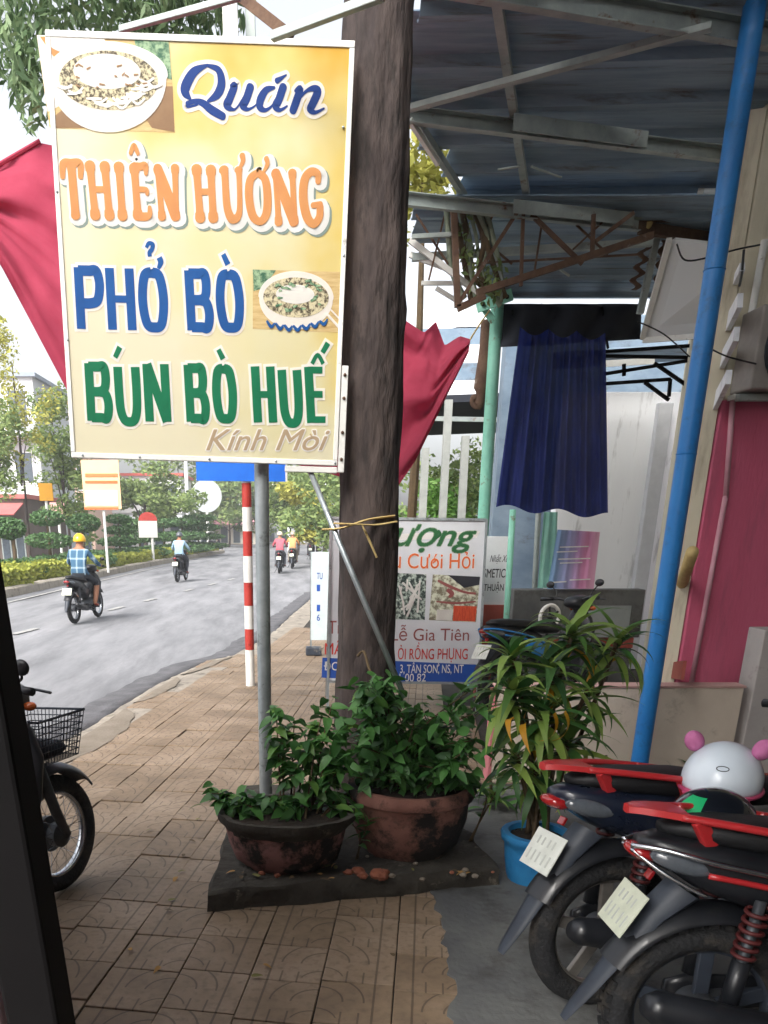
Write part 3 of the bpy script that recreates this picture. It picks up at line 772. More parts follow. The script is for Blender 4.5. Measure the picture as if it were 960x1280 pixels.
# second photo: patterned bowl
px_poly([(316, 337), (425, 340), (427, 416), (316, 411)], 1, M['p_table'], 'small_bowl_photo')
px_poly([(316, 337), (345, 338), (330, 360), (317, 364)], 2, M['p_herb'], 'small_bowl_photo_herbs')
px_poly(ellpts(370, 372, 47, 33, 2, 30, 180, 360) + ellpts(370, 374, 46, 38, 2, 30, 0, 180), 3, M['p_white'], 'small_bowl_photo_bowl')
px_poly(ellpts(370, 372, 41, 25, 2), 4, M['p_broth'], 'small_bowl_photo_soup')
px_poly(ellpts(369, 368, 24, 12, 2), 5, M['p_white'], 'small_bowl_photo_noodles')
hb = []
for i in range(26):
    a = rg2.uniform(0, 6.28); r = rg2.uniform(0.55, 1); x, y = 371 + 36 * r * math.cos(a), 371 + 21 * r * math.sin(a)
    hb.append([(x, y, 3), (x + rg2.uniform(2, 7), y + rg2.uniform(-3, 3), 1.6)])
board.strokes(sign, 'small_bowl_photo_leaves', hb, M['p_herb'], 6)
board.strokes(sign, 'small_bowl_photo_pattern', [[(334 + k * 11, 402 + 6 * math.sin(math.pi * k / 6), 3), (339 + k * 11, 407 + 6 * math.sin(math.pi * (k + .5) / 6), 4), (343 + k * 11, 402 + 6 * math.sin(math.pi * (k + .8) / 6), 2)] for k in range(7)], M['p_sky'], 6)
board.strokes(sign, 'small_bowl_photo_chopsticks', [[(408, 392, 3), (426, 412, 3)], [(414, 388, 2), (427, 402, 2)]], M['p_white'], 6)
# "Quán" in brush script
Q = [[(262, 82, 3), (246, 90, 9), (237, 106, 11), (236, 116, 10), (241, 124, 3)], [(262, 82, 3), (276, 88, 7), (280, 104, 9.5), (275, 118, 9), (263, 127, 3)],
     [(238, 130, 5), (246, 127, 5), (256, 129, 7), (268, 138, 9), (282, 146, 8)], [(238, 130, 3), (239, 134, 2.5), (250, 131, 2)],
     [(292, 108, 4), (296, 108, 8), (290, 124, 9), (287, 132, 9), (293, 137, 4), (300, 134, 2), (314, 110, 2)], [(316, 109, 9), (311, 124, 9), (307, 132, 9), (312, 137, 4), (320, 134, 2), (326, 128, 1.6)],
     [(346, 110, 3), (336, 113, 7), (329, 124, 9), (328, 134, 8), (335, 138, 4), (345, 130, 2), (352, 112, 2)], [(357, 109, 9), (352, 124, 9), (348, 133, 9), (353, 138, 4), (362, 133, 2)],
     [(361, 94, 1.5), (355, 98, 4), (349, 101.5, 6)][::-1],
     [(372, 114, 3), (378, 112, 8), (373, 128, 9), (369, 139, 8.5)], [(373, 130, 2), (384, 116, 3), (394, 111, 6), (400, 115, 9), (394, 130, 9), (391, 137, 8), (397, 141, 4), (408, 136, 2)]]
Qx = []
for st in Q: Qx.append([(x - 4 if x < 240 else x - 3, y, w) for (x, y, w) in st])
board.strokes(sign, 'script_lettering_halo', Qx, M['p_white'], 2, grow=4.2)
board.strokes(sign, 'script_lettering', Qx, M['p_blue'], 4)
# "THIÊN HƯƠNG" in fat-footed capitals, drawn in a straightened crop frame
def cf(pts): return [(60 + x * 370 / 960, 160 + y * 370 / 960, w * 370 / 960 * 0.88) for (x, y, w) in pts]
def stem(x0, y0, x1, y1, w=27, e=38): return [(x0, y0, e), (x0 + (x1 - x0) * .1, y0 + (y1 - y0) * .1, e * .9), (x0 + (x1 - x0) * .2, y0 + (y1 - y0) * .2, w), (x0 + (x1 - x0) * .8, y0 + (y1 - y0) * .8, w), (x0 + (x1 - x0) * .9, y0 + (y1 - y0) * .9, e * .9), (x1, y1, e)]
TH = [stem(76, 125, 90, 285, 30, 34), [(48, 160, 18), (50, 118, 26), (76, 114, 24), (104, 118, 26), (106, 160, 18)],
      stem(136, 122, 154, 285), stem(184, 124, 200, 286), [(145, 200, 20), (192, 200, 20)],
      stem(230, 126, 242, 287),
      stem(280, 130, 292, 286), [(280, 126, 26), (300, 126, 24), (316, 124, 22), (318, 150, 14)], [(290, 200, 18), (318, 202, 18), (322, 216, 12)], [(292, 288, 26), (318, 288, 26), (330, 280, 20), (330, 258, 14)], [(268, 84, 14), (279, 58, 16), (292, 84, 14)],
      stem(356, 130, 370, 290, 22, 30), stem(412, 130, 416, 290, 22, 30), [(356, 134, 34), (386, 210, 36), (414, 288, 36)],
      stem(482, 134, 494, 294), stem(528, 136, 536, 294), [(490, 208, 20), (532, 208, 20)],
      [(570, 138, 36), (574, 160, 26), (580, 250, 27), (592, 290, 30), (606, 296, 28), (618, 284, 24), (622, 250, 20), (620, 160, 20), (618, 138, 30)], [(630, 90, 20), (632, 110, 16), (620, 134, 10)],
      [(680, 146, 22), (656, 170, 28), (652, 225, 30), (664, 285, 30), (688, 304, 24), (708, 280, 30), (712, 225, 30), (704, 168, 28), (680, 146, 22)], [(708, 100, 18), (712, 118, 15), (700, 142, 10)],
      stem(738, 146, 748, 308, 22, 30), stem(792, 146, 800, 306, 22, 30), [(738, 148, 34), (768, 226, 36), (798, 306, 36)],
      [(876, 176, 20), (874, 150, 24), (852, 144, 26), (832, 170, 30), (828, 230, 32), (840, 290, 32), (862, 312, 26), (880, 290, 26), (882, 256, 26)], [(858, 252, 18), (884, 250, 22)]]
TH = [cf(s) for s in TH]
board.strokes(sign, 'name_lettering_shadow', TH, M['p_grey'], 1, grow=5.2, off=(5, 5))
board.strokes(sign, 'name_lettering_halo', TH, M['p_white'], 2, grow=5, off=(2.6, 2.4))
board.strokes(sign, 'name_lettering', TH, M['p_orange'], 5)
# blue and green block capitals
def caps(word, x0, x1, yt, yb, w, slope):
    """condensed bold capitals between x0..x1; letters are given on a 10 x 10 grid"""
    G = {'P': [[(0, 0), (0, 10)], [(0, 0), (5, 0), (8.2, 0.6), (9.4, 2.8), (8.2, 5.2), (5, 5.8), (0, 5.8)]], 'H': [[(0, 0), (0, 10)], [(9, 0), (9, 10)], [(0, 5), (9, 5)]],
         'O': [[(5, 0), (1.6, 1.2), (0.2, 5), (1.6, 8.8), (5, 10), (8.4, 8.8), (9.8, 5), (8.4, 1.2), (5, 0), (4.4, 0.1)]], 'B': [[(0, 0), (0, 10)], [(0, 0), (5, 0), (7.6, 0.6), (8.4, 2.4), (7.6, 4.3), (5, 4.9), (0, 4.9)], [(4.6, 4.9), (8, 5.4), (9.2, 7.4), (8, 9.5), (5, 10), (0, 10)]],
         'U': [[(0, 0), (0, 5), (0.4, 8), (2, 9.7), (4.6, 10.1), (7.2, 9.7), (8.6, 8), (9, 5), (9, 0)]], 'N': [[(0, 0), (0, 10)], [(9, 0), (9, 10)], [(0.2, 0), (8.8, 10)]], 'E': [[(0, 0), (0, 10)], [(0, 0), (8.4, 0)], [(0, 4.9), (7.6, 4.9)], [(0, 10), (8.4, 10)]]}
    n = len(word); gap = w + 3.0; lw = (x1 - x0 - w - gap * (n - 1)) / n; out = []
    for k, ch in enumerate(word):
        lx = x0 + w / 2 + k * (lw + gap)
        for st in G[ch]:
            straight = len(st) == 2; o = []
            for (a, b) in st:
                y = yt + (yb - yt) * b / 10
                horiz = straight and st[0][1] == st[1][1]
                if b == 0 and (horiz or not straight): y += w * 0.36
                if b == 10 and (horiz or not straight): y -= w * 0.36
                x = lx + lw * a / 9 + (b / 10) * (yb - yt) * 0.055
                o.append((x, y + (x - x0) * slope, w * (0.7 if horiz else 1.0)))
            if horiz: o[0] = (o[0][0], o[0][1], o[0][2])
            out.append(o)
    return out
def block(st, m):
    board.strokes(sign, 'block_lettering_halo', st, M['p_white'], 2, grow=3.2, flat=True); board.strokes(sign, 'block_lettering', st, M[m], 4, flat=True)
block(caps('PHO', 92, 206, 334, 411, 11.4, 0.025) + [[(183, 310, 4), (186, 304.5, 4.5), (191, 306, 5), (190, 312, 5), (187, 316, 5), (187.5, 321, 5)], [(199, 322, 7), (201, 328, 7), (198, 336, 4)]], 'p_sky')
block(caps('BO', 230, 301, 338, 413, 11.4, 0.015) + [[(279, 318, 6), (285, 331, 7)]], 'p_sky')
block(caps('BUN', 105, 211, 454, 526, 11.4, 0.012) + [[(150, 434, 7), (144, 447, 6)]], 'p_green')
block(caps('BO', 229, 293, 456, 527, 11.4, 0.012) + [[(273, 437, 6), (279, 449, 7)]], 'p_green')
block(caps('HUE', 313, 410, 458, 528, 11.4, 0.008) + [[(390, 455, 5), (397, 444, 5), (404, 455, 5)], [(410, 429, 7), (403, 441, 6)]], 'p_green')
board.text(sign, 'invitation_lettering', 'Kính Mòi', M['p_tan'], (258, 537, 411, 563), 3, bold=0.012, shear=0.35, outline=0.07, om=M['p_white'])
board.strokes(sign, 'invitation_horn', [[(388, 543, 2.4), (389.5, 546, 2.2), (386.5, 549.5, 1.6)]], M['p_tan'], 4)
# pole, brackets, brace
build('pole', MB().tube([POLE, POLE + Vector((0, 0, 2.0)), POLE + Vector((0.0, 0, 3.4))], 0.037, 20), M['galv'], sign, smooth=True, auto=40)
for z in (0.75, 0.2): build('pole_clamp', MB().tube([POLE + Vector((0, 0, 2.0 + z - 0.03)), POLE + Vector((0, 0, 2.0 + z + 0.03))], 0.045, 16), M['galv'], sign)
u, v = board.loc(440, 520)
build('side_bracket', board.slab(w2 + 0.003, w2 + 0.035, -h2 - 0.03, -h2 + 0.44, -0.03, 0.0), M['white_paint'], sign, bevel=0.003)
build('lower_bracket', board.slab(w2 - 0.26, w2 + 0.0, -h2 - 0.034, -h2 - 0.006, -0.03, 0.0), M['white_paint'], sign, bevel=0.003)
for k in (0.03, 0.15, 0.3, 0.4): build('bolt', MB().ell(board.P(w2 + 0.019, -h2 + k, 0.002), (0.008, 0.008, 0.008), 8, 6), M['rust'], sign)
build('brace', MB().tube([at(388, 590, SY + 0.03), at(424, 678, SY - 0.12), at(506, 872, SY - 0.42)], 0.014, 12), M['galv'], sign, smooth=True)
# bamboo tie round trunk and brace
tie = thing('bamboo_tie', 'split bamboo strip tied round the trunk and the sign brace', 'strap', (TX, TY - 0.17, 1.65))
build('strip', MB().tube(smoothpath([at(404, 662, 4.28), at(428, 660, 4.22), at(458, 650, 4.34), at(492, 645, 4.45)], 5), [0.014] * 16, 6, flat=0.4), M['wood'], tie)
build('strip', MB().tube(smoothpath([at(412, 654, 4.27), at(440, 655, 4.22), at(470, 656, 4.32), at(495, 652, 4.45)], 5), [0.011] * 16, 6, flat=0.4), M['wood'], tie)
build('loose_end', MB().tube(smoothpath([at(452, 655, 4.3), at(460, 672, 4.29), at(471, 697, 4.28)], 4), [0.009, 0.01, 0.012, 0.014, 0.014, 0.014, 0.013, 0.012, 0.012], 6, flat=0.4), M['wood'], tie)
tw = tag(build('dead_vine', MB().tube(smoothpath([at(447, 820, 4.33), at(455, 815, 4.3), at(463, 840, 4.22), at(478, 862, 4.12), at(505, 880, 4.0)], 5), 0.007, 6), M['twig']), 'thin dead vine curling off the foot of the trunk', 'vine')

# ------------------------------------------------------------------ near canopy (corrugated sheets on steel rafters)
can = thing('canopy', 'blue-grey corrugated metal canopy over the shop front, rafters bare below', 'canopy', (2.5, 3.0, 0))
CZ = 4.12; DZ = CZ - 3.56
LE0, LED = Vector((0.24, 4.1, 0)) * ((CZ - EYE) / 1.91), Vector((0.41, 0.912, 0))       # left edge of the roof in plan
def left_x(y):                                                       # notched round the trunk; unseen near part shaped to shade the foreground
    if y > 5.0: return LE0.x + (y - LE0.y) * LED.x / LED.y
    if y > 3.7: return 0.62
    return 0.55 - (3.7 - y) * 0.62 if y > 0.6 else -1.4
SLK = math.tan(math.radians(4.0))
y = 7.62; k = 0
while y > -3.2:
    y1 = y - 0.48
    mb = MB(); R = []
    prof = [(0.0, -0.016), (0.04, -0.044), (0.1, -0.044), (0.13, 0.0), (0.26, 0.005), (0.38, 0.0), (0.48, 0.016), (0.494, 0.02)]
    xl = max(left_x(y), left_x(y - 0.48), left_x(y - 0.2)) if y < 5.6 else left_x(y - 0.2)
    for x in (xl + rng.uniform(-0.015, 0.02), xl + 0.9, 3.0, 5.0, 8.2):
        ring = [Vector((x, y - t - (x - 1.5) * SLK * 0.9, CZ + z + 0.012 * noise.noise(Vector((x, y, 0))))) for t, z in prof]
        R.append(ring + [p + Vector((0, 0, 0.006)) for p in reversed(ring)])
    mb.rings(R)
    build('roof_sheet', mb, M['roof'], can)
    y = y1; k += 1
def hi(px, py, z): return gnd(px, py, z + DZ)
def rafter(name, a, b, w, h, m=M['steel'], up=(0, 0, 1)): return build(name, MB().bar(a, b, w, h, up), m, can, bevel=0.003)
def channel(a, b, w, h, m):
    a, b = Vector(a), Vector(b); t = (b - a).normalized(); x = t.cross(Vector((0, 0, 1))).normalized(); z = x.cross(t)
    pr = [(-w / 2, -h / 2), (w / 2, -h / 2), (w / 2, -h / 2 + 0.006), (-w / 2 + 0.006, -h / 2 + 0.006), (-w / 2 + 0.006, h / 2 - 0.006), (w / 2, h / 2 - 0.006), (w / 2, h / 2), (-w / 2, h / 2)]
    return build('rafter', MB().rings([[p + x * q + z * r for q, r in pr] for p in (a, b)]), m, can)
channel(hi(505, 143, 3.44), hi(1060, 212, 3.40), 0.05, 0.08, M['steel'])
channel(hi(500, 248, 3.38), hi(800, 281, 3.36), 0.05, 0.085, M['steel'])
channel(hi(800, 283, 3.36), hi(1060, 318, 3.36), 0.05, 0.1, M['rust'])
channel(hi(560, -22, 3.44), hi(1060, 62, 3.44), 0.05, 0.1, M['steel'])
for y_ in (3.2, 1.0, -1.2): channel((left_x(y_) + 0.1, y_, CZ - 0.11), (7.4, y_ + 0.6, CZ - 0.11), 0.05, 0.1, M['steel'])
rafter('brace', hi(506, 137, 3.40), hi(890, 33, 3.40), 0.05, 0.03)
rafter('purlin', hi(612, -60, 3.5), hi(643, 145, 3.5), 0.05, 0.04)
rafter('purlin', hi(644, 152, 3.5), hi(658, 243, 3.5), 0.05, 0.04)
rafter('purlin', (left_x(7.4) + 0.04, 7.4, CZ - 0.07), (left_x(5.1) + 0.04, 5.1, CZ - 0.07), 0.04, 0.05)
rafter('strut', hi(512, 150, 3.42), at(548, 205, 6.2), 0.03, 0.03, M['white_paint'])
rafter('hook', hi(622, 212, 3.46), hi(650, 208, 3.47), 0.012, 0.012)
rafter('hook', hi(664, 208, 3.47), hi(702, 222, 3.46), 0.012, 0.012)
# patched plates on the rafters
for (x0, y0, x1, y1, z, m) in ((640, 156, 806, 178, 3.43, 'steel'), (640, 260, 790, 276, 3.375, 'steel')):
    a, b = hi(x0, y0, z), hi(x1, y1, z); build('splice_plate', MB().bar(a + Vector((0, -0.04, 0)), b + Vector((0, -0.04, 0)), 0.008, 0.085), M['steel'], can)
# frame members left of the tree, carrying the sheets over the sign
rafter('outrigger', at(340, 46, 4.2), at(480, -6, 3.95), 0.03, 0.03)
rafter('outrigger', at(150, 37, 4.9), at(300, -4, 4.6), 0.025, 0.025)
rafter('outrigger', at(296, -8, 5.4), at(362, 44, 5.2), 0.07, 0.05, M['rust'])
rafter('hanger', at(287, -10, 6.2), at(289, 60, 6.2), 0.09, 0.06, M['white_paint'])
rafter('hanger', at(312, -10, 6.3), at(314, 60, 6.3), 0.06, 0.06, M['steel'])
# posts that carry the canopy
bp = gnd(793.5, 992)
bt = at(946, -10, bp.y + 0.02)
dirn = (bt - bp); top = bp + dirn * ((CZ + 0.0 - bp.z) / dirn.z)
post = thing('blue_post', 'bright blue painted steel post in front of the plastered low wall', 'post', bp)
build('shaft', MB().tube([bp, bp.lerp(top, 0.3), bp.lerp(top, 0.7), top], [0.055, 0.055, 0.054, 0.054], 24), M['blue_paint'], post, smooth=True, auto=40)
build('foot_plate', MB().box(bp + Vector((0, 0, 0.012)), (0.2, 0.2, 0.012)), M['rust'], post)
for z in (0.5, 0.72): build('weld_ring', MB().lathe([(0.0545, -0.004), (0.058, 0), (0.0545, 0.004)], bp.lerp(top, z), 24, caps=False), M['blue_paint'], post)
for (px, py) in ((905, 275), (800, 900)):
    pass
# black upright standing in for the dark wedge at the left edge of view
b0, b1 = at(85, 1280, 1.3), at(0, 770, 1.3)
d = (b1 - b0); lo = b0 + d * ((0.0 - b0.z) / d.z); up_ = b0 + d * ((CZ - 0.03 - b0.z) / d.z); half = Vector((-0.048, 0, 0))
dp = thing('black_upright', 'matt black upright standing in for a dark wedge beside the basket motorbike', 'post', lo + half)
build('shaft', MB().bar(lo + half, up_ + half, 0.096, 0.1, (0, 1, 0)), M['black_paint'], dp, bevel=0.008)
build('foot_plate', MB().box(lo + half + Vector((0, 0, 0.01)), (0.16, 0.16, 0.012)), M['black_paint'], dp)
sw = thing('added_shade_wall', 'tall faded pink wall added beside the black upright to shade the pavement', 'wall', (-2.4, 1.4, 0))  # mostly unseen; full height and length added to shade the near pavement
build('wall', MB().box((-2.95, 1.40, 2.05), (4.76, 0.16, 4.1)), mat('faded_pink_wall', '#9a7f86', '#a88d93', rough=0.85, scale=3, bump=0.2), sw, bevel=0.01)
build('plinth_band', MB().box((-2.95, 1.40, 0.2), (4.77, 0.19, 0.42)), mat('wall_base', '#8a7278', '#96808a', rough=0.85, scale=3, bump=0.2), sw, bevel=0.01)
# unseen shop walls behind the viewer, added to block sky light and darken the foreground
room = thing('unseen_shade_room', 'unseen shop room walls added to hold back sky light', 'building', (3.0, -3.3, 0))
build('back_wall', MB().box((3.0, -3.4, 2.05), (9.2, 0.15, 4.08)), M['cream_wall'], room)
build('right_wall', MB().box((7.75, 1.2, 2.05), (0.15, 9.0, 4.08)), M['cream_wall'], room)
# ------------------------------------------------------------------ low wall, shop walls
lw = thing('low_wall', 'plastered beige low wall with pink left end behind the motorbikes', 'wall', (3.0, 5.36, 0))
xl = at(613, 930, 5.3).x; xr = at(925, 870, 5.3).x
build('wall', MB().box(((xl + xr) / 2 + 0.02, 5.36, 0.33), (xr - xl, 0.12, 0.66)), M['low_wall'], lw, bevel=0.006)
build('coping', MB().box(((xl + xr) / 2 + 0.02, 5.36, 0.668), (xr - xl + 0.02, 0.135, 0.016)), mat('pinkish_render', '#b08d86', '#c09c94', rough=0.85, scale=5), lw, bevel=0.003)
build('end_face', MB().box((xl + 0.008, 5.36, 0.32), (0.022, 0.128, 0.64)), mat('pink_end', '#b96a70', '#c47a7e', rough=0.85, scale=6), lw)
build('pier', MB().box((xr + 0.38, 5.38, 0.52), (0.62, 0.2, 1.04)), mat('grey_white_pier', '#a09a96', '#b0aaa6', rough=0.85, scale=3, wear='#847c76', wscale=3), lw, bevel=0.008)
build('skirting', MB().box((xr + 0.3, 5.262, 0.02), (1.2, 0.03, 0.12)), M['brown'], lw)
def quadwall(pts, th, mb=None):
    mb = mb or MB(); n = len(pts); a = [Vector(p) for p in pts]; nn = (a[1] - a[0]).cross(a[2] - a[0]).normalized() * th
    return mb.add(a + [p + nn for p in a], [tuple(range(n)), tuple(range(2 * n - 1, n - 1, -1))] + [(i, n + i, n + (i + 1) % n, (i + 1) % n) for i in range(n)])
shop = thing('shop_building', 'pink and cream shop wall with pipes under the canopy', 'building', (4.2, 6.2, 0))
PY = 6.0
xe = at(845, 857, PY).x
zp = at(925, 500, PY).z
build('wall', MB().box((xe + 2.5, PY + 0.1, zp / 2), (5.0, 0.2, zp)), M['pink_wall'], shop, bevel=0.01)
build('upper_wall', MB().box((xe + 2.5, PY + 0.12, (zp + 4.08) / 2 + 0.002), (5.0, 0.2, 4.08 - zp)), M['cream_wall'], shop, bevel=0.01)
yb = 9.8; xb = at(838, 700, yb).x
side = [Vector((xe - 0.01, PY + 0.02, -0.02)), Vector((xe - 0.01, PY + 0.02, 4.05)), Vector((xb, yb, 4.05)), Vector((xb, yb, -0.02))]
build('side_wall', quadwall(side, 0.15), M['cream_wall'], shop)
def onside(px, py):       # a spot on the cream side wall
    a, b = side[0], side[3]; dx, dy = b.x - a.x, b.y - a.y
    dr = ray(px, py); t = (a.x * dy - a.y * dx) / (dr.x * dy - dr.y * dx)
    return Vector((0, 0, EYE)) + dr * t
sn = Vector((-(side[3].y - side[0].y), side[3].x - side[0].x, 0)).normalized()
for q in (((886, 446), (930, 366), (929, 384), (886, 466)), ((882, 486), (926, 408), (924, 426), (882, 506)), ((878, 530), (916, 462), (914, 480), (878, 550)), ((893, 402), (932, 328), (932, 338), (893, 414))):
    pts = [onside(*p) + sn * 0.002 for p in q]
    build('stair_band', quadwall(pts, -0.03) if False else MB().add(pts + [p + sn * 0.03 for p in pts], [(0, 1, 2, 3), (7, 6, 5, 4), (0, 4, 5, 1), (1, 5, 6, 2), (2, 6, 7, 3), (3, 7, 4, 0)]), M['white_wall'], shop)
p0 = onside(832, 838); p1 = onside(858, 838)
build('skirting', MB().bar(p0 + sn * 0.015, p1 + sn * 0.015, 0.02, 0.12), M['brown'], shop)
for (a, b, r) in (((907, 620), (864, 855), 0.018), ((907, 622), (916, 500), 0.018)):
    build('drain_pipe', MB().tube([at(*a, PY - 0.03), at(*b, PY - 0.03)], r, 12), mat('pink_pipe', '#c08a96', '#c99aa4', rough=0.5), shop, smooth=True)
build('drain_pipe', MB().tube([at(920, 500, PY - 0.06), at(956, 300, PY - 0.06)], 0.022, 12), M['white_paint'], shop, smooth=True)
build('drain_pipe', MB().tube([onside(862, 730) + sn * 0.05, onside(842, 830) + sn * 0.05], 0.035, 12), M['white_paint'], shop, smooth=True)
build('drain_pipe', MB().tube([onside(876, 690) + sn * 0.05, onside(862, 730) + sn * 0.05], 0.04, 12), M['wood'], shop, smooth=True)
build('ledge', MB().bar(at(914, 497, PY - 0.05), at(975, 497, PY - 0.05), 0.1, 0.03), M['white_paint'], shop)
# air conditioner on the pink wall
ac = thing('air_conditioner', 'grey outdoor air conditioner with round fan guard on the pink wall', 'air conditioner', at(950, 490, PY - 0.15))
a0, a1 = at(925, 490, PY - 0.15), at(933, 386, PY - 0.15)
build('casing', MB().box((a0.x + 0.4, PY - 0.14, (a0.z + a1.z) / 2), (0.8, 0.26, a1.z - a0.z)), mat('ac_grey', '#8a8480', '#9a948e', rough=0.6), ac, bevel=0.012)
fc = Vector((a0.x + 0.30, PY - 0.275, (a0.z + a1.z) / 2))
build('fan_recess', MB().lathe([(0.01, 0.002), (0.255, 0.002), (0.255, 0.012)], fc, 28, M=Matrix.Rotation(math.pi / 2, 3, 'X')), M['black_plastic'], ac)
mb = MB()
for i in range(13): mb.torus(fc + Vector((0, -0.012, 0)), 0.02 + i * 0.0195, 0.003, None, 32, 5)
build('fan_guard', mb, M['grey_plastic'], ac)
build('bracket', MB().bar(a0 + Vector((0, 0.02, -0.03)), a0 + Vector((0.8, 0.02, -0.03)), 0.05, 0.04), M['steel'], ac)
# tilted white board, and a white tube for the bright gap
wb = [at(840, 300, 7.2), at(942, 312, 6.3), at(880, 416, 7.3), at(806, 422, 7.9)]
tb = thing('hanging_board', 'tilted white board hung under the canopy behind the blue post', 'board', wb[3])
build('panel', quadwall(wb, 0.03), mat('white_board', '#f0f2f3', '#f4f5f6', rough=0.6, trans=0.6, scale=2), tb)
build('frame_bar', MB().bar(wb[0] + Vector((-0.02, 0, 0)), wb[3] + Vector((-0.02, 0, 0)), 0.04, 0.05), M['white_paint'], tb)
build('frame_bar', MB().bar(wb[3] + Vector((0, 0, -0.02)), wb[2] + Vector((0, 0, -0.02)), 0.04, 0.04), M['white_paint'], tb)
lamp = thing('gap_light_tube', 'white tube standing in for light through a gap at the far end of the canopy', 'lamp', at(915, 240, 7.35))  # no lamp: bright white colour stands in for light through a gap
build('tube', MB().tube([at(878, 241, 7.38), at(960, 240, 7.3)], 0.028, 12), mat('gap_light_white', '#e8ecee', rough=0.3), lamp, smooth=True)
build('end_cap', MB().tube([at(872, 241, 7.39), at(879, 241, 7.38)], 0.03, 12), M['white_paint'], lamp)
# wires
def wire(pts, r=0.006, label=None): return tag(build('cable', MB().tube(smoothpath(pts, 6), r, 5), M['black_plastic']), label, 'cable')
wire([at(846, 305, 5.66), at(856, 325, 5.64), at(885, 322, 5.62), at(920, 312, 5.6), at(950, 306, 5.6)], 0.005, 'black cable looped across the tilted white board')
wire([at(797, 402, 6.4), at(830, 418, 6.4), at(862, 446, 6.4)], 0.005, 'black cable slanting from the rusty pole to the blue post')
wire([at(888, 436, 5.6), at(910, 446, 5.6), at(945, 455, 5.7)], 0.005, 'thin black cable running to the air conditioner')
wire([at(930, 312, 5.62), at(928, 335, 5.62), at(926, 350, 5.62), at(924, 358, 5.62)], 0.008, 'short black cable end dangling by the stair bands')

# ------------------------------------------------------------------ second canopy and its truss
c2 = thing('rear_canopy', 'dark second canopy behind with rusty truss and green post', 'canopy', at(605, 700, 8.4) * 1.0)
y = 9.2
while y > 7.4:
    z = 4.04 - (y - 7.3) * 0.115
    mb = MB(); R = []
    xe2 = max(at(822, 300, y).x, 3.95)
    for x in (at(598 if y > 8.4 else 512, 300, y).x, 2.2, 2.8, xe2):
        ring = [Vector((x, y - t, z + q)) for t, q in ((0, -0.01), (0.04, -0.035), (0.1, -0.035), (0.13, 0), (0.38, 0.01), (0.395, 0.014))]
        R.append(ring + [p + Vector((0, 0, 0.006)) for p in reversed(ring)])
    build('roof_sheet', mb.rings(R), M['roof'], c2); y -= 0.385
TYY = 7.35
def tb_(name, x0, y0, x1, y1, w, h, m, yy=TYY): return build(name, MB().bar(at(x0, y0, yy), at(x1, y1, yy), w, h, (0, 1, 0)), M[m], c2)
tb_('top_chord', 515, 322, 815, 303, 0.05, 0.05, 'steel', 7.53)
tb_('lower_chord', 596, 366, 816, 294, 0.045, 0.045, 'rust')
tb_('web_bar', 567, 258, 572, 384, 0.045, 0.045, 'rust')
tb_('web_bar', 572, 386, 606, 370, 0.045, 0.045, 'rust')
tb_('web_bar', 574, 378, 646, 266, 0.028, 0.028, 'rust')
tb_('web_bar', 654, 266, 651, 358, 0.025, 0.025, 'rust')
tb_('web_bar', 664, 268, 728, 330, 0.028, 0.028, 'rust')
tb_('web_bar', 742, 268, 740, 322, 0.028, 0.028, 'rust')
tb_('web_bar', 792, 266, 744, 302, 0.028, 0.028, 'rust')
tb_('web_bar', 515, 296, 566, 293, 0.03, 0.03, 'steel', 7.41)
tb_('web_bar', 512, 300, 600, 368, 0.04, 0.03, 'white_paint', 7.48)
tb_('web_bar', 512, 318, 566, 338, 0.04, 0.03, 'white_paint', 7.53)
tb_('web_bar', 527, 354, 588, 354, 0.03, 0.03, 'white_paint', 7.99)
tb_('web_bar', 545, 360, 584, 384, 0.03, 0.03, 'white_paint', 7.99)
for (x0_, y0_, x1_, y1_) in ((520, 268, 560, 330), (556, 268, 536, 350), (600, 262, 628, 352), (680, 262, 668, 340), (700, 262, 760, 318), (770, 262, 716, 312), (580, 330, 800, 318), (604, 300, 640, 330), (620, 262, 600, 300), (690, 330, 712, 345)):
    tb_('thin_bar', x0_, y0_, x1_, y1_, 0.014, 0.014, 'rust' if x0_ % 3 else 'steel', 7.47)
for (x0_, y0_, x1_, y1_) in ((640, 388, 650, 440), (676, 380, 690, 432), (720, 384, 706, 430), (752, 384, 760, 436), (650, 425, 700, 395), (700, 395, 742, 425)):
    tb_('thin_bar', x0_, y0_, x1_, y1_, 0.02, 0.02, 'black_paint', 9.1)
# scalloped rusty hanger and rough pole near the white board
tb_('hanger', 800, 392, 822, 292, 0.05, 0.05, 'steel', 7.87)
build('scalloped_bracket', MB().rings([[at(792 + 16 * t + 5 * math.sin(t * 22), 362 - 58 * t, 7.87) + Vector((dx, dy, 0)) for dx, dy in ((-.02, 0), (.03, 0), (.03, .02), (-.02, .02))] for t in [i / 24 for i in range(25)]]), M['rust'], c2)
build('scalloped_bracket', MB().rings([[at(832 - 9 * t + 3 * math.sin(t * 22), 300 + 60 * t, 7.88) + Vector((dx, dy, 0)) for dx, dy in ((-.03, 0), (.04, 0), (.04, .02), (-.03, .02))] for t in [i / 20 for i in range(21)]]), M['rust'], c2)
build('wooden_block', MB().ell(at(810, 272, 7.68), (0.045, 0.04, 0.09), 10, 8, warp=lambda p: p * (1 + 0.3 * noise.noise(p * 25))), M['wood'], c2)
build('wooden_block', MB().ell(at(797, 277, 7.68), (0.06, 0.04, 0.04), 10, 8, warp=lambda p: p * (1 + 0.3 * noise.noise(p * 25))), M['wood'], c2)
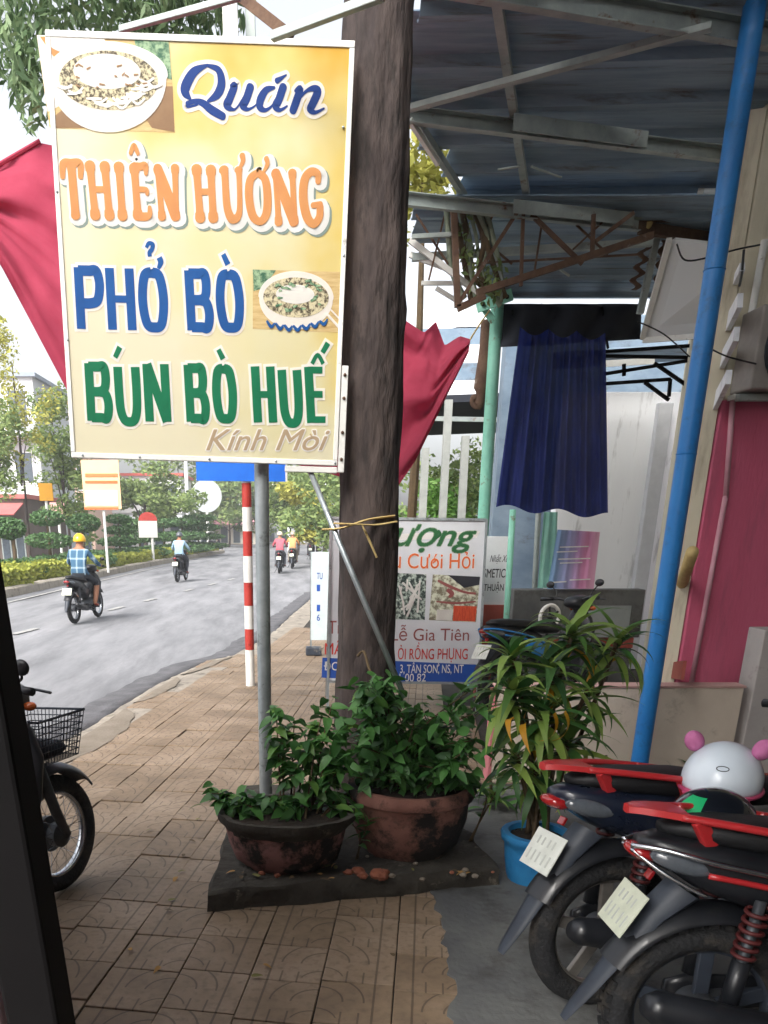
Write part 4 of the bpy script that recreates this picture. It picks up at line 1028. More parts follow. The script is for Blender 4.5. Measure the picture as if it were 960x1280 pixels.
# green post and its bracket
gp0, gp1 = at(601, 700, 9.0), at(622, 378, 9.0); gd = gp1 - gp0; gb = gp0 + gd * ((0 - gp0.z) / gd.z)
build('green_post', MB().tube([gb, gp1 + gd * 0.05], 0.062, 18), M['green_paint'], c2, smooth=True, auto=40)
build('post_bracket', MB().bar(at(596, 384, 8.8), at(640, 368, 8.8), 0.03, 0.1), M['green_paint'], c2)
build('post_bracket', MB().bar(at(597, 374, 8.85), at(617, 402, 8.85), 0.03, 0.06), M['green_paint'], c2)
for q in ((604, 380), (634, 371)): build('bolt', MB().ell(at(*q, 8.77), (0.02, 0.02, 0.02), 8, 6), M['black_paint'], c2)
build('scroll_bracket', MB().tube(smoothpath([at(611, 400, 9.05), at(608, 440, 9.05), at(602, 480, 9.05), at(600, 500, 9.05), at(596, 508, 9.05), at(591, 504, 9.05), at(592, 497, 9.05), at(597, 497, 9.05)], 5), [0.075] * 12 + [0.05] * 8 + [0.03] * 16, 8, flat=0.5), M['rust'], c2, smooth=True)
# light slit, valance and beam above the navy cloth
tb_('cross_beam', 628, 407, 800, 400, 0.05, 0.06, 'steel', 9.2)
vz = thing('dark_valance', 'dark drooping tarpaulin valance above the navy cloth', 'tarpaulin', at(710, 420, 8.5))
vs = []; nx_, ny_ = 26, 8
for j in range(ny_ + 1):
    for i in range(nx_ + 1):
        a, b = i / nx_, j / ny_
        bot = 424 + 10 * (1 - a)
        px, py = 626 + 175 * a, 380 + (bot - 380) * b
        vs.append(at(px, py, 9.1 + 0.08 * math.sin(a * 19 + b * 3) - 0.2 * b))
mb = MB().add(vs, [(j * (nx_ + 1) + i, j * (nx_ + 1) + i + 1, (j + 1) * (nx_ + 1) + i + 1, (j + 1) * (nx_ + 1) + i) for j in range(ny_) for i in range(nx_)])
vo = build('sheet', mb, M['shade'], vz, smooth=True); vo.modifiers.new('thick', 'SOLIDIFY').thickness = 0.004
# vines hanging over the truss end
vn = thing('dry_vines', 'dry grey-green vines hanging over the truss beside the tree', 'vine', at(585, 320, 7.5))
for i in range(9):
    x = 560 + i * 6 + rng.uniform(-3, 3)
    build('stem', MB().tube(smoothpath([at(x, 262, 7.5 + rng.uniform(-.1, .1)), at(x + rng.uniform(2, 14), 300, 7.45), at(x + rng.uniform(6, 24), 340, 7.5), at(x + rng.uniform(10, 36), 372 + rng.uniform(-8, 14), 7.5)], 4), rng.uniform(0.012, 0.03), 6), M['twig'] if i % 2 else mat('dry_vine%d' % i, '#6f7a6a', '#8f9a86', rough=0.8, scale=12), vn, smooth=True)
mb = MB(); rg = random.Random(5)
for (px, py) in ((575, 300), (588, 330), (600, 350), (610, 360), (580, 280), (620, 350)): leafcloud(mb, at(px, py, 7.45), (0.09, 0.1, 0.14), 40, 0.06, rg, hang=1)
tag(build('foliage', mb, M['far_leaf'], vn), kind='stuff')

# ------------------------------------------------------------------ white wall, counter, towel, hangings further in
ww = thing('white_house_wall', 'white rendered house wall behind the navy cloth', 'wall', at(760, 735, 10.2))
x0, x1 = at(688, 700, 10.2).x, at(838, 700, 10.2).x
build('wall', MB().box(((x0 + x1) / 2, 10.3, 1.55), (x1 - x0, 0.2, 3.14)), M['white_wall'], ww, bevel=0.01)
build('upper_wall', MB().box(((x0 + x1) / 2 - 0.1, 10.9, 2.0), (x1 - x0 + 1.0, 0.2, 4.02)), M['roof'], ww)
xq = at(806, 700, 10.1).x
build('corner_pier', MB().box((xq, 10.16, 1.5), (0.16, 0.12, 3.0)), mat('grey_pier', '#b3b5b8', '#bfc1c4', rough=0.8), ww, bevel=0.01)
build('return_wall', MB().box((x1 + 0.9, 10.6, 1.7), (1.2, 0.2, 3.4)), M['cream_wall'], ww)
# small awning with black truss above it
aw = thing('small_awning', 'small tin awning on thin black truss bars above the white wall', 'awning', at(800, 470, 9.6))
sl = [at(690, 440, 9.85), at(866, 432, 9.85), at(866, 450, 10.1), at(690, 462, 10.15)]
build('roof_sheet', quadwall(sl, 0.02), M['roof'], aw)
for (a, b) in (((752, 440), (866, 432)), ((752, 445), (866, 447)), ((752, 480), (838, 474)), ((752, 468), (866, 450)), ((780, 455), (780, 470)), ((818, 454), (862, 484)), ((806, 478), (836, 500)), ((838, 474), (836, 496))):
    build('truss_bar', MB().bar(at(*a, 9.2), at(*b, 9.2), 0.03, 0.03), M['black_paint'], aw)
build('light_band_bar', MB().bar(at(752, 455, 9.7), at(818, 451, 9.7), 0.02, 0.06), M['white_paint'], aw)  # white bar stands in for a bright band of light
ct = thing('concrete_counter', 'grey concrete counter wall in front of the pastel printed towel', 'counter', at(720, 800, 8.9))
xa, xc = at(640, 770, 8.9).x, at(803, 770, 8.9).x; zt = at(700, 737, 8.9).z; zb = at(700, 797, 8.9).z
build('slab', MB().box(((xa + xc) / 2, 9.0, (zt + zb) / 2), (xc - xa, 0.2, zt - zb)), M['concrete'], ct, bevel=0.01)
build('front_panel', MB().box((xa + 1.0, 8.893, (zt + zb) / 2 - 0.08), (0.55, 0.02, (zt - zb) * 0.66)), mat('smooth_cement', '#7f8484', '#8d9291', rough=0.75, scale=4), ct)
build('ledge', MB().box(((xa + xc) / 2, 9.0, zb - 0.06), (xc - xa - 0.1, 0.16, 0.11)), M['brown'], ct)
build('base', MB().box(((xa + xc) / 2, 9.05, (zb - 0.12) / 2), (xc - xa - 0.1, 0.2, zb - 0.12)), M['concrete'], ct)
# towel and mint curtain
def drape(name, label, cat, m, quad, yy, nfold, amp, nx=30, ny=18, wav=None, extra=None):
    TL, TR, BR, BL = [Vector((*q, 0)) for q in quad]
    root = thing(name, label, cat, at((BL.x + BR.x) / 2, (BL.y + BR.y) / 2, yy)); vs = []; rg_ = random.Random(nfold)
    ph = [rg_.uniform(0, 6.28) for _ in range(5)]
    for j in range(ny + 1):
        for i in range(nx + 1):
            a, b = i / nx, j / ny
            p = TL.lerp(TR, a).lerp(BL.lerp(BR, a), b)
            if extra: p = p + Vector((*extra(a, b), 0))
            f = amp * (math.sin(a * nfold * 6.28 + ph[0] + b * 1.3) + 0.5 * math.sin(a * nfold * 13 + ph[1] - b * 2) + 0.4 * math.sin(a * 5 + b * 6 + ph[2]))
            vs.append(at(p.x, p.y, yy + f))
    mb = MB().add(vs, [(j * (nx + 1) + i, j * (nx + 1) + i + 1, (j + 1) * (nx + 1) + i + 1, (j + 1) * (nx + 1) + i) for j in range(ny) for i in range(nx)])
    o = build('cloth', mb, m, root, smooth=True)
    return root, o
def grad_mat():
    m = mat('pastel_print', '#4a6fa8', rough=0.85, trans=0.25); n, l = m.node_tree.nodes, m.node_tree.links
    tc = n.new('ShaderNodeTexCoord'); sp = n.new('ShaderNodeSeparateXYZ'); l.new(tc.outputs['Generated'], sp.inputs[0])
    r = n.new('ShaderNodeValToRGB'); l.new(sp.outputs[0], r.inputs[0]); e = r.color_ramp.elements
    e[0].position, e[0].color = 0.05, lin('#7fa3c8'); e[1].position, e[1].color = 0.95, lin('#dca6c0')
    q = e.new(0.45); q.color = lin('#a8a0c8'); q = e.new(0.72); q.color = lin('#cf8ab0')
    for nd in n:
        if nd.type in ('BSDF_PRINCIPLED',): l.new(r.outputs[0], nd.inputs['Base Color'])
        if nd.type == 'BSDF_TRANSLUCENT': l.new(r.outputs[0], nd.inputs[0])
    return m
tw_, to = drape('printed_towel', 'pastel blue and pink printed towel hung over the concrete counter', 'towel', grad_mat(), ((697, 662), (750, 665), (742, 736), (684, 736)), 8.84, 4, 0.012)
for k, (x0_, x1_, yy) in enumerate(((700, 736, 684), (696, 722, 690), (698, 738, 699), (700, 728, 704), (690, 708, 728), (712, 738, 725))):
    build('white_lettering_line', MB().bar(at(x0_, yy, 8.80), at(x1_, yy - 1, 8.80), 0.003, 0.012), M['p_white'], tw_)
drape('mint_curtain', 'narrow mint green curtain hanging beside the pastel towel', 'curtain', M['mint_cloth'], ((680, 640), (697, 640), (694, 735), (672, 735)), 8.95, 2, 0.015, 12, 12)
# thin posts behind
for (xt, yt, xb_, yb2, yy, m, lab) in ((641, 640, 632, 790, 8.0, 'green_paint', 'thin green bamboo pole beside the cosmetics sign'), (675, 600, 668, 738, 9.2, 'steel', 'dark grey steel post left of the mint curtain')):
    a, b = at(xt, yt, yy), at(xb_, yb2, yy); dd = a - b; base = b + dd * ((0 - b.z) / dd.z)
    tag(build('thin_post', MB().tube([base, a + dd * (0.02 if m == 'green_paint' else 0.6)], 0.03, 10), M[m], loc=base, smooth=True), lab, 'post')

# ------------------------------------------------------------------ navy cloth, red cloth
def navy_extra(a, b): return (0, (10 * abs(math.sin(a * 9.5)) * (1 - b) ** 3) - 4 * math.sin(a * 14) * b)
drape('navy_cloth', 'long sheer navy blue cloth hung from the rear canopy', 'cloth', M['blue_cloth'], ((650, 408), (757, 416), (760, 645), (620, 634)), 8.3, 5, 0.075, 90, 30, extra=navy_extra)
def red_cloth():
    root = thing('red_cloth', 'big red cloth awning strung behind the signboard and tree', 'cloth', at(300, 560, 5.4))
    nx, ny = 70, 26; vs = []
    topc = [(-60, 240), (0, 205), (48, 178), (150, 200), (300, 290), (420, 360), (500, 396), (530, 416), (545, 402), (556, 432), (575, 420), (588, 424)]
    botc = [(-60, 240), (0, 330), (40, 405), (86, 492), (160, 540), (250, 560), (350, 575), (440, 600), (492, 616), (520, 575), (556, 500), (586, 440)]
    def along(c, t):
        t *= len(c) - 1; i = min(int(t), len(c) - 2); f = t - i
        return Vector(c[i]).lerp(Vector(c[i + 1]), f)
    for j in range(ny + 1):
        for i in range(nx + 1):
            a, b = i / nx, j / ny
            p = along(topc, a).lerp(along(botc, a), b)
            f = 0.06 * math.sin(b * 11 + a * 9 + 2 * noise.noise(Vector((a * 4, b * 3, 0)))) + 0.03 * math.sin(b * 34 - a * 7 + 3 * noise.noise(Vector((a * 5, b * 5, 4)))) + 0.02 * noise.noise(Vector((a * 22, b * 14, 2)))
            vs.append(at(p.x, p.y, 5.5 + f + 0.5 * (1 - b) * (a < 2)))
    mb = MB().add(vs, [(j * (nx + 1) + i, j * (nx + 1) + i + 1, (j + 1) * (nx + 1) + i + 1, (j + 1) * (nx + 1) + i) for j in range(ny) for i in range(nx)])
    build('cloth', mb, M['red_cloth'], root, smooth=True)
    build('tie_rope', MB().tube(smoothpath([at(588, 424, 5.8), at(600, 405, 6.2), at(612, 388, 6.8)], 4), 0.006, 5), M['wood'], root)
    build('hem', MB().tube(smoothpath([at(-60, 240, 6.0), at(0, 205, 6.0), at(50, 176, 6.0)], 6), 0.012, 6), M['red_cloth'], root)
red_cloth()

# ------------------------------------------------------------------ standing signs beyond the tree
WY = 7.6
wp = Panel(at(421, 652, WY + 0.25), at(612, 648, WY + 0.25), at(403, 848, WY), at(594, 856, WY))
wsign = thing('wedding_signboard', 'white wedding service signboard on legs behind the tree', 'signboard', gnd(495, 888))
w2b, h2b = wp.w / 2, wp.h / 2
build('sign_face', wp.slab(-w2b, w2b, -h2b, h2b, -0.01, 0.0), mat('white_banner', '#c9cdd2', '#d6dade', rough=0.5, trans=0.15, scale=3), wsign)
for (a, b_, c, d) in ((-w2b - 0.012, -w2b + 0.012, -h2b - 0.28, h2b + 0.01), (w2b - 0.012, w2b + 0.012, -h2b - 0.28, h2b + 0.01), (-w2b, w2b, h2b - 0.005, h2b + 0.018), (-w2b, w2b, -h2b - 0.018, -h2b + 0.005)):
    build('frame_bar', wp.slab(a, b_, c, d, -0.02, 0.012), M['galv'], wsign)
for sgn in (-1, 1):
    a = wp.P(sgn * w2b, h2b * 0.6, -0.02); b = Vector((a.x, a.y + 0.55, 0)); build('rear_leg', MB().bar(a, b, 0.02, 0.02), M['galv'], wsign)
def wtext(body, m, box, **k): wp.text(wsign, 'lettering', body, M[m], box, 3, **k)
build('script_underlay', wp.poly([(480, 668), (600, 664), (596, 672), (480, 676)], 1), M['p_white'], wsign)
wtext('ưọng', 'p_dgreen', (492, 656, 594, 691), bold=0.009, shear=0.35, outline=0.045, om=M['p_herb'])
wtext('ụ Cưói Hỏi', 'p_rust', (491, 690, 592, 716), bold=0.009, outline=0.04, om=M['p_white'])
wp.strokes(wsign, 'lettering_horn', [[(548, 664, 4), (550, 668, 4), (545, 673, 3)]], M['p_dgreen'], 5)
wp.strokes(wsign, 'lettering_horn', [[(543, 698, 2), (544, 701, 2), (541, 704, 1.4)]], M['p_rust'], 5)
wp.strokes(wsign, 'lettering_horn', [[(548, 829.5, 1.4), (548.6, 831.5, 1.4), (547, 833, 1)]], M['p_white'], 5)
build('photo', wp.poly([(491, 716), (533, 718), (531, 775), (495, 774)], 2), M['p_photo1'], wsign)
build('photo', wp.poly([(541, 718), (600, 721), (595, 778), (536, 775)], 2), M['p_photo2'], wsign)
build('photo_curtains', wp.poly([(567, 757), (596, 758), (594, 777), (566, 776)], 3), M['p_curtain'], wsign)
build('photo_ceiling', wp.poly([(560, 719), (600, 721), (599, 731), (580, 735)], 3), M['p_black'], wsign)
build('photo_table', wp.poly([(546, 762), (566, 762), (565, 776), (545, 775)], 3), M['p_white'], wsign)
wp.strokes(wsign, 'photo_flowers', [[(497 + rng.uniform(0, 30), 722 + rng.uniform(0, 48), 3), (497 + rng.uniform(0, 32), 724 + rng.uniform(0, 48), 2)] for _ in range(14)], M['p_white'], 3)
wp.strokes(wsign, 'photo_garland', [[(548, 726, 3), (562, 733, 4), (580, 740, 3), (594, 742, 3)], [(546, 752, 2), (570, 754, 3), (594, 752, 2)], [(560, 738, 5), (565, 742, 6), (562, 746, 4)]], M['p_plum'], 4)
wtext('Lễ Gia Tiên', 'p_plum', (489, 781, 586, 801), bold=0.0)
wtext('Tr', 'p_plum', (410, 776, 428, 792), bold=0.0)
wtext('ỎI RỒNG PHỤNG', 'p_red', (497, 803, 584, 828), bold=0.006)
wtext('MÂM', 'p_red', (406, 800, 440, 818), bold=0.006)
build('address_band', wp.poly([(403, 822), (598, 831), (594, 856), (402, 847)], 1), M['p_navy'], wsign)
wtext('ĐC: 3', 'p_white', (405, 827, 434, 838), bold=0.009)
wtext('3, TÂN SON, NS, NT', 'p_white', (500, 828, 579, 843), bold=0.009)
wtext('1 00 82', 'p_white', (499, 842, 532, 852), bold=0.009)
CYY = 8.3
cp = Panel(at(606, 670, CYY), at(641, 671, CYY), at(602, 756, CYY), at(634, 756, CYY))
csign = thing('cosmetics_sign', 'small white beauty shop sign on a red-brown base behind the wedding board', 'sign', gnd(617, 860))
build('sign_face', cp.slab(-cp.w / 2, cp.w / 2, -cp.h / 2, cp.h / 2, -0.03, 0), mat('white_sign', '#cdd1d4', '#d8dcde', rough=0.5), csign, bevel=0.004)
cp.text(csign, 'lettering', 'Nhật Xu', M['p_black'], (612, 693, 635, 705), 2, shear=0.3)
cp.text(csign, 'lettering', 'SMETICS', M['p_black'], (604, 711, 635, 722), 2, bold=0.009)
cp.text(csign, 'lettering', 'THUẬN', M['p_black'], (604, 727, 629, 741), 2, bold=0.009)
q = cp.P(0, -cp.h / 2, 0)
build('base', MB().box((q.x, CYY + 0.02, q.z / 2), (cp.w * 0.92, 0.1, q.z)), M['brown'], csign, bevel=0.006)
NY = 11.6
npn = Panel(at(392, 690, NY), at(416, 690, NY), at(386, 800, NY), at(408, 800, NY))
nsign = thing('narrow_banner', 'narrow white upright banner standing left of the wedding signboard', 'banner', gnd(395, 822))
build('banner_face', npn.slab(-npn.w / 2, npn.w / 2, -npn.h / 2, npn.h / 2, -0.01, 0), mat('pale_banner', '#c4d0d2', '#d2dcde', rough=0.6, trans=0.2), nsign)
for sg in (-1, 1): build('leg', npn.slab(sg * npn.w / 2 - 0.012, sg * npn.w / 2 + 0.012, -npn.h / 2 - 0.28, npn.h / 2, -0.03, -0.012), M['galv'], nsign)
for k, (t, y_) in enumerate((('TU', 720), ('I', 735), ('1', 760), ('6', 772))): npn.text(nsign, 'lettering', t, M['p_navy'], (396, y_ - 4, 403 if len(t) > 1 else 400, y_ + 4), 2, bold=0.01)
bq = gnd(392, 819); build('foot_weight', MB().box(bq + Vector((0, 0, 0.06)), (0.22, 0.16, 0.12)), M['grey_plastic'], nsign, bevel=0.02)
# red and white traffic post with blue panel
rp = gnd(313, 857)
rpost = thing('traffic_sign_post', 'red and white banded traffic post carrying a blue panel', 'traffic sign', rp)
ztop = at(309, 560, rp.y).z; bands = [857, 812, 786, 757, 728, 695, 664, 634, 604, 575]
zs = [at(312, b_, rp.y).z for b_ in bands]; zs[0] = 0.0; zs += [zs[-1] + 0.3, zs[-1] + 0.6]
for i in range(len(zs) - 1):
    build('post_band', MB().tube([rp + Vector((0, 0, zs[i] - rp.z)), rp + Vector((0, 0, zs[i + 1] - rp.z - 0.0005))], 0.05, 16), M['white_paint'] if i % 2 == 0 else M['red_paint'], rpost, smooth=True, auto=40)
bl_, br_ = at(246, 601, rp.y - 0.07), at(357, 602, rp.y - 0.07)
bpn = Panel(Vector((bl_.x, bl_.y, bl_.z + 0.62)), Vector((br_.x, br_.y, br_.z + 0.62)), bl_, br_)
build('blue_panel', bpn.slab(-bpn.w / 2, bpn.w / 2, -bpn.h / 2, bpn.h / 2, -0.004, 0.0), M['blue_sign'], rpost)
for (a, b_, c, d) in ((-bpn.w / 2, bpn.w / 2, bpn.h / 2, bpn.h / 2 + 0.015), (bpn.w / 2, bpn.w / 2 + 0.02, -bpn.h / 2, bpn.h / 2)): build('panel_edge', bpn.slab(a, b_, c, d, -0.006, 0.003), M['white_paint'], rpost)

# ------------------------------------------------------------------ pots and potted plants
def pot(name, label, c, prof, m, n=30, sx=1.0, sy=1.0, wob=0.01, seed=1, soil=0.03, rim_m=None, rim_from=3):
    root = thing(name, label, 'flower pot', c); c = Vector(c); R = []
    rin = [(r - 0.03, z) for r, z in reversed(prof[-3:])]
    for r, z in prof + [(prof[-1][0] - 0.03, prof[-1][1]), (prof[-1][0] - 0.04, prof[-1][1] - 0.05)]:
        ring = []
        for k in range(n):
            a = k * 2 * math.pi / n; q = Vector((math.cos(a) * 2, math.sin(a) * 2, z * 6 + seed))
            rr = r * (1 + wob * noise.noise(q * 1.2)) + 0.4 * wob * noise.noise(q * 4)
            ring.append(c + Vector((rr * sx * math.cos(a), rr * sy * math.sin(a), z)))
        R.append(ring)
    rimk = rim_from if rim_m else None
    build('pot_wall', MB().rings(R if not rim_m else R[:rim_from + 1], caps=True), m, root, smooth=True, auto=45)
    if rim_m: build('rim', MB().rings(R[rim_from:], caps=False), rim_m, root, smooth=True, auto=45)
    zt = prof[-1][1] - soil; rr = prof[-1][0] - 0.035; rings = []
    for f in (1, 0.75, 0.45, 0.12):
        rings.append([c + Vector((rr * f * sx * math.cos(k * 2 * math.pi / n), rr * f * sy * math.sin(k * 2 * math.pi / n), zt + 0.03 * (1 - f) + 0.012 * noise.noise(Vector((k * 0.9, f * 9, seed))))) for k in range(n)])
    build('soil', MB().rings(rings), M['potsoil'], root, smooth=True)
    return root
P1, P2, P3 = Vector((-0.045, 3.66, 0.095)), Vector((0.575, 3.85, 0.095)), gnd(674, 1112) + Vector((0, 0.13, 0))
pot('bowl_pot', 'wide low pot, blackened rim and worn pink side, below the sign pole', P1, [(0.19, 0), (0.24, 0.05), (0.275, 0.13), (0.285, 0.2), (0.31, 0.23), (0.325, 0.25), (0.325, 0.28)], M['pot_pink'], 8 * 5, 1.02, 0.8, 0.05, 3, rim_m=M['mossy'])
pot('round_pot', 'large round terracotta pot with leafy shrub in front of the trunk', P2, [(0.2, 0), (0.25, 0.06), (0.285, 0.18), (0.295, 0.29), (0.315, 0.30), (0.32, 0.325), (0.31, 0.345), (0.305, 0.36)], M['pot_red'], 40, 1.02, 0.95, 0.02, 9)
pot('blue_pot', 'blue painted cement pot holding the strap-leaved plant', P3, [(0.12, 0), (0.13, 0.03), (0.145, 0.12), (0.15, 0.17), (0.152, 0.2), (0.168, 0.215), (0.172, 0.24), (0.166, 0.255)], M['pot_blue'], 36, 1, 1, 0.012, 5)

def leaf_mesh(name, L, Wd, curl, m, secs=5, fold=0.25, tip=0.9, base=0.15):
    vs, fs = [], []
    ang = 0.0; x = z = 0.0
    for i in range(secs + 1):
        t = i / secs
        w = Wd / 2 * (math.sin(math.pi * (base + (tip + 0.1 - base) * t) ** 0.8) if t < 1 else 0.02)
        vs += [(x, -w, z + fold * w), (x, 0, z), (x, w, z + fold * w)]
        ang += curl / secs; x += L / secs * math.cos(ang); z -= L / secs * math.sin(ang)
    for i in range(secs):
        for k in (0, 1): fs.append((3 * i + k, 3 * i + k + 1, 3 * i + k + 4, 3 * i + k + 3))
    me = bpy.data.meshes.new(name); me.from_pydata(vs, [], fs); me.materials.append(m)
    me.polygons.foreach_set('use_smooth', [True] * len(fs)); return me
def leafM(p, d, roll=0.0, s=1.0):
    d = Vector(d).normalized(); up = Vector((0, 0, 1))
    y = up.cross(d); y = y.normalized() if y.length > 1e-3 else Vector((0, 1, 0)); z = d.cross(y)
    m = Matrix((d, y, z)).transposed().to_4x4()
    return Matrix.Translation(p) @ m @ Matrix.Rotation(roll, 4, 'X') @ Matrix.Scale(s, 4)
SL = [leaf_mesh('leaf', 0.085, 0.04, c, m) for c, m in ((0.5, M['leaf']), (0.9, M['leaf']), (0.2, M['leaf_dark']), (0.7, M['leaf_light']))]
def shrub(name, label, root_p, stems, nleaf, sz, rg_, group=None, pick=(0, 0, 1, 1, 2, 2, 3), extra=0):
    root = thing(name, label, 'plant', root_p, group)
    mbs = MB(); base = Vector(root_p); made = 0
    for st in stems:
        sp = smoothpath(st, 5)
        build('stem', MB().tube(sp, [0.006 * (1 - 0.6 * i / (len(sp) - 1)) for i in range(len(sp))], 5), M['twig'], root)
    per = max(1, nleaf // len(stems))
    for st in stems:
        sp = smoothpath(st, 8)
        for k in range(per):
            t = 0.25 + 0.75 * (k + rg_.random()) / per; i = min(int(t * (len(sp) - 1)), len(sp) - 2)
            p = sp[i].lerp(sp[i + 1], rg_.random()); tan = (sp[i + 1] - sp[i]).normalized()
            a = rg_.uniform(0, 6.28)
            d = tan * 0.4 + Vector((math.cos(a), math.sin(a), rg_.uniform(-0.6, 0.35)))
            linkmesh('leaf', SL[rg_.choice(pick)], root, Matrix.Translation(-base) @ leafM(p, d, rg_.gauss(0, 0.4), sz * rg_.uniform(0.7, 1.3)))
    if extra:
        mb = MB(); made = 0
        while made < extra:
            st = rg_.choice(stems); sp = smoothpath(st, 6); i = rg_.randrange(len(sp) // 4, len(sp)); p = sp[i] + Vector((rg_.gauss(0, .03), rg_.gauss(0, .03), rg_.gauss(0, .03)))
            a = rg_.uniform(0, 6.28); mm = leafM(p, (math.cos(a), math.sin(a), rg_.uniform(-.8, .3)), rg_.gauss(0, .5), sz * rg_.uniform(.7, 1.25)); src = SL[rg_.choice(pick)]
            mb.add([mm @ v.co for v in src.vertices], [tuple(f.vertices) for f in src.polygons], 0); made += 1
        tag(build('leaf_mass', mb, M['leaf'], root, smooth=True), kind='stuff')
    return root
rg = random.Random(21)
stems = []
for i in range(54):
    a, r0 = rg.uniform(0, 6.28), rg.uniform(0.02, 0.16); b0 = P2 + Vector((r0 * math.cos(a), r0 * math.sin(a) * 0.8, 0.33))
    px, py = rg.uniform(440, 604), rg.uniform(850, 945) if i % 3 else rg.uniform(950, 985)
    e = at(px, py, P2.y + rg.uniform(-0.28, 0.2)); mid = b0.lerp(e, 0.5) + Vector((rg.uniform(-.04, .04), rg.uniform(-.05, .05), 0.06))
    stems.append((b0, mid, e))
shrub('leafy_shrub', 'dense glossy green shrub growing in the round terracotta pot', P2 + Vector((0, 0, 0.33)), stems, 290, 1.0, rg, extra=1500)
stems = []
for (px, py, y) in ((264, 992, 3.7), (282, 998, 3.75), (345, 888, 3.9), (352, 915, 3.85), (368, 900, 3.95), (385, 925, 3.8), (402, 895, 3.95), (420, 930, 3.8), (430, 960, 3.75), (372, 955, 3.75), (440, 990, 3.8), (400, 985, 3.7), (335, 1000, 3.7), (440, 1010, 3.7), (300, 1008, 3.65), (365, 1005, 3.62), (415, 880, 4.0), (438, 900, 4.0)):
    e = at(px, py, y); b0 = P1 + Vector((max(-0.2, min(0.24, (e.x - P1.x) * 0.5)), rg.uniform(-0.1, 0.1), 0.255))
    stems.append((b0, b0.lerp(e, 0.55) + Vector((0, 0, 0.05 if py < 985 else 0.03)), e))
shrub('trailing_plant', 'loose light green plant trailing from the worn pink pot', P1 + Vector((0, 0, 0.25)), stems, 230, 1.1, rg, pick=(0, 0, 1, 3, 3, 3, 2), extra=320)
stems = [(Vector((0.30, 3.7, 0.1)), at(458, 1030, 3.62), at(450, 1010, 3.6)), (Vector((0.31, 3.72, 0.1)), at(450, 1045, 3.62), at(440, 1030, 3.6)), (Vector((0.92, 3.95, 0.1)), at(620, 990, 3.85), at(640, 960, 3.8)), (Vector((0.93, 3.95, 0.1)), at(608, 1000, 3.82), at(598, 985, 3.8))]
shrub('seedling', 'small green seedlings sprouting between the pots', (0.31, 3.7, 0.1), stems, 26, 0.9, rg, pick=(0, 3, 1))
# strap-leaved plant in the blue pot
ST = [leaf_mesh('leaf', 0.32, 0.05, c, m, 8, 0.25, 0.92, 0.2) for c, m in ((0.9, M['strap_leaf']), (1.5, M['strap_leaf']), (2.0, M['strap_leaf']), (1.3, M['leaf']), (1.7, M['leaf_dark']), (1.9, M['leaf_yellow']))]
base3 = P3 + Vector((0, 0, 0.23))
dr = thing('strap_leaf_plant', 'tall strap-leaved plant with drooping striped leaves and some yellow ones', 'plant', base3)
heads = [(640, 818, 3.75, 34, 0.85), (716, 788, 3.85, 34, 0.95), (772, 800, 4.0, 28, 0.85), (690, 835, 3.7, 30, 0.95), (640, 862, 3.62, 30, 0.95), (678, 890, 3.6, 34, 1.0), (735, 862, 3.8, 24, 0.85), (710, 925, 3.7, 28, 0.95), (645, 940, 3.58, 24, 0.75), (670, 960, 3.62, 24, 0.8)]
rg = random.Random(33)
for (px, py, y, nl, sc) in heads:
    hp = at(px, py, y)
    sp = smoothpath([base3 + Vector((rg.uniform(-.06, .06), rg.uniform(-.06, .06), 0)), base3.lerp(hp, 0.5) + Vector((rg.uniform(-.05, .05), 0, 0)), hp], 6)
    build('stem', MB().tube(sp, 0.011, 7), M['twig'], dr, smooth=True)
    for k in range(nl):
        a = k * 2.399 + rg.uniform(-.3, .3); el = 1.15 - 1.5 * k / nl + rg.uniform(-.15, .15)
        d = Vector((math.cos(a) * math.cos(el), math.sin(a) * math.cos(el), math.sin(el)))
        lm = rg.choice((0, 0, 1, 1, 2, 3, 4))
        if k > nl * 0.8 and rg.random() < 0.25: lm = 5
        linkmesh('leaf', ST[lm], dr, Matrix.Translation(-base3) @ leafM(hp - Vector((0, 0, 0.10 * k / nl)), d, rg.gauss(0, 0.2), sc * rg.uniform(0.75, 1.15)))
for (px, py, ex, ey) in ((692, 892, 704, 950), (705, 890, 722, 948), (640, 900, 634, 930), (655, 905, 650, 938)):
    p, e = at(px, py, 3.42), at(ex, ey, 3.4); linkmesh('leaf', ST[5], dr, Matrix.Translation(-base3) @ leafM(p, (e - p) + Vector((0, 0, 0.12)), 0.5, 0.62))
# low dark plants round the blue post
for (c, n_, lab) in ((gnd(760, 985) + Vector((0, 0.1, 0)), 34, 'low grassy dark plant at the foot of the plastered wall'), (gnd(820, 975), 26, 'thin-leaved dark plant right behind the blue post foot'), (gnd(610, 1010), 24, 'dark weedy plant by the pink end of the low wall')):
    o = thing('low_plant', lab, 'plant', c)
    for k in range(n_):
        a = rg.uniform(0, 6.28); el = rg.uniform(0.2, 1.3)
        linkmesh('leaf', ST[rg.choice((1, 3, 4, 4))], o, leafM(Vector((rg.uniform(-.1, .1), rg.uniform(-.06, .06), rg.uniform(0.0, 0.14))), (math.cos(a) * math.cos(el), math.sin(a) * math.cos(el), math.sin(el)), rg.gauss(0, .3), rg.uniform(0.5, 0.9)))
    build('stem', MB().tube([(0, 0, -0.01), (0.01, 0, 0.12), (0, 0.01, 0.2)], 0.01, 6), M['twig'], o, world=False)

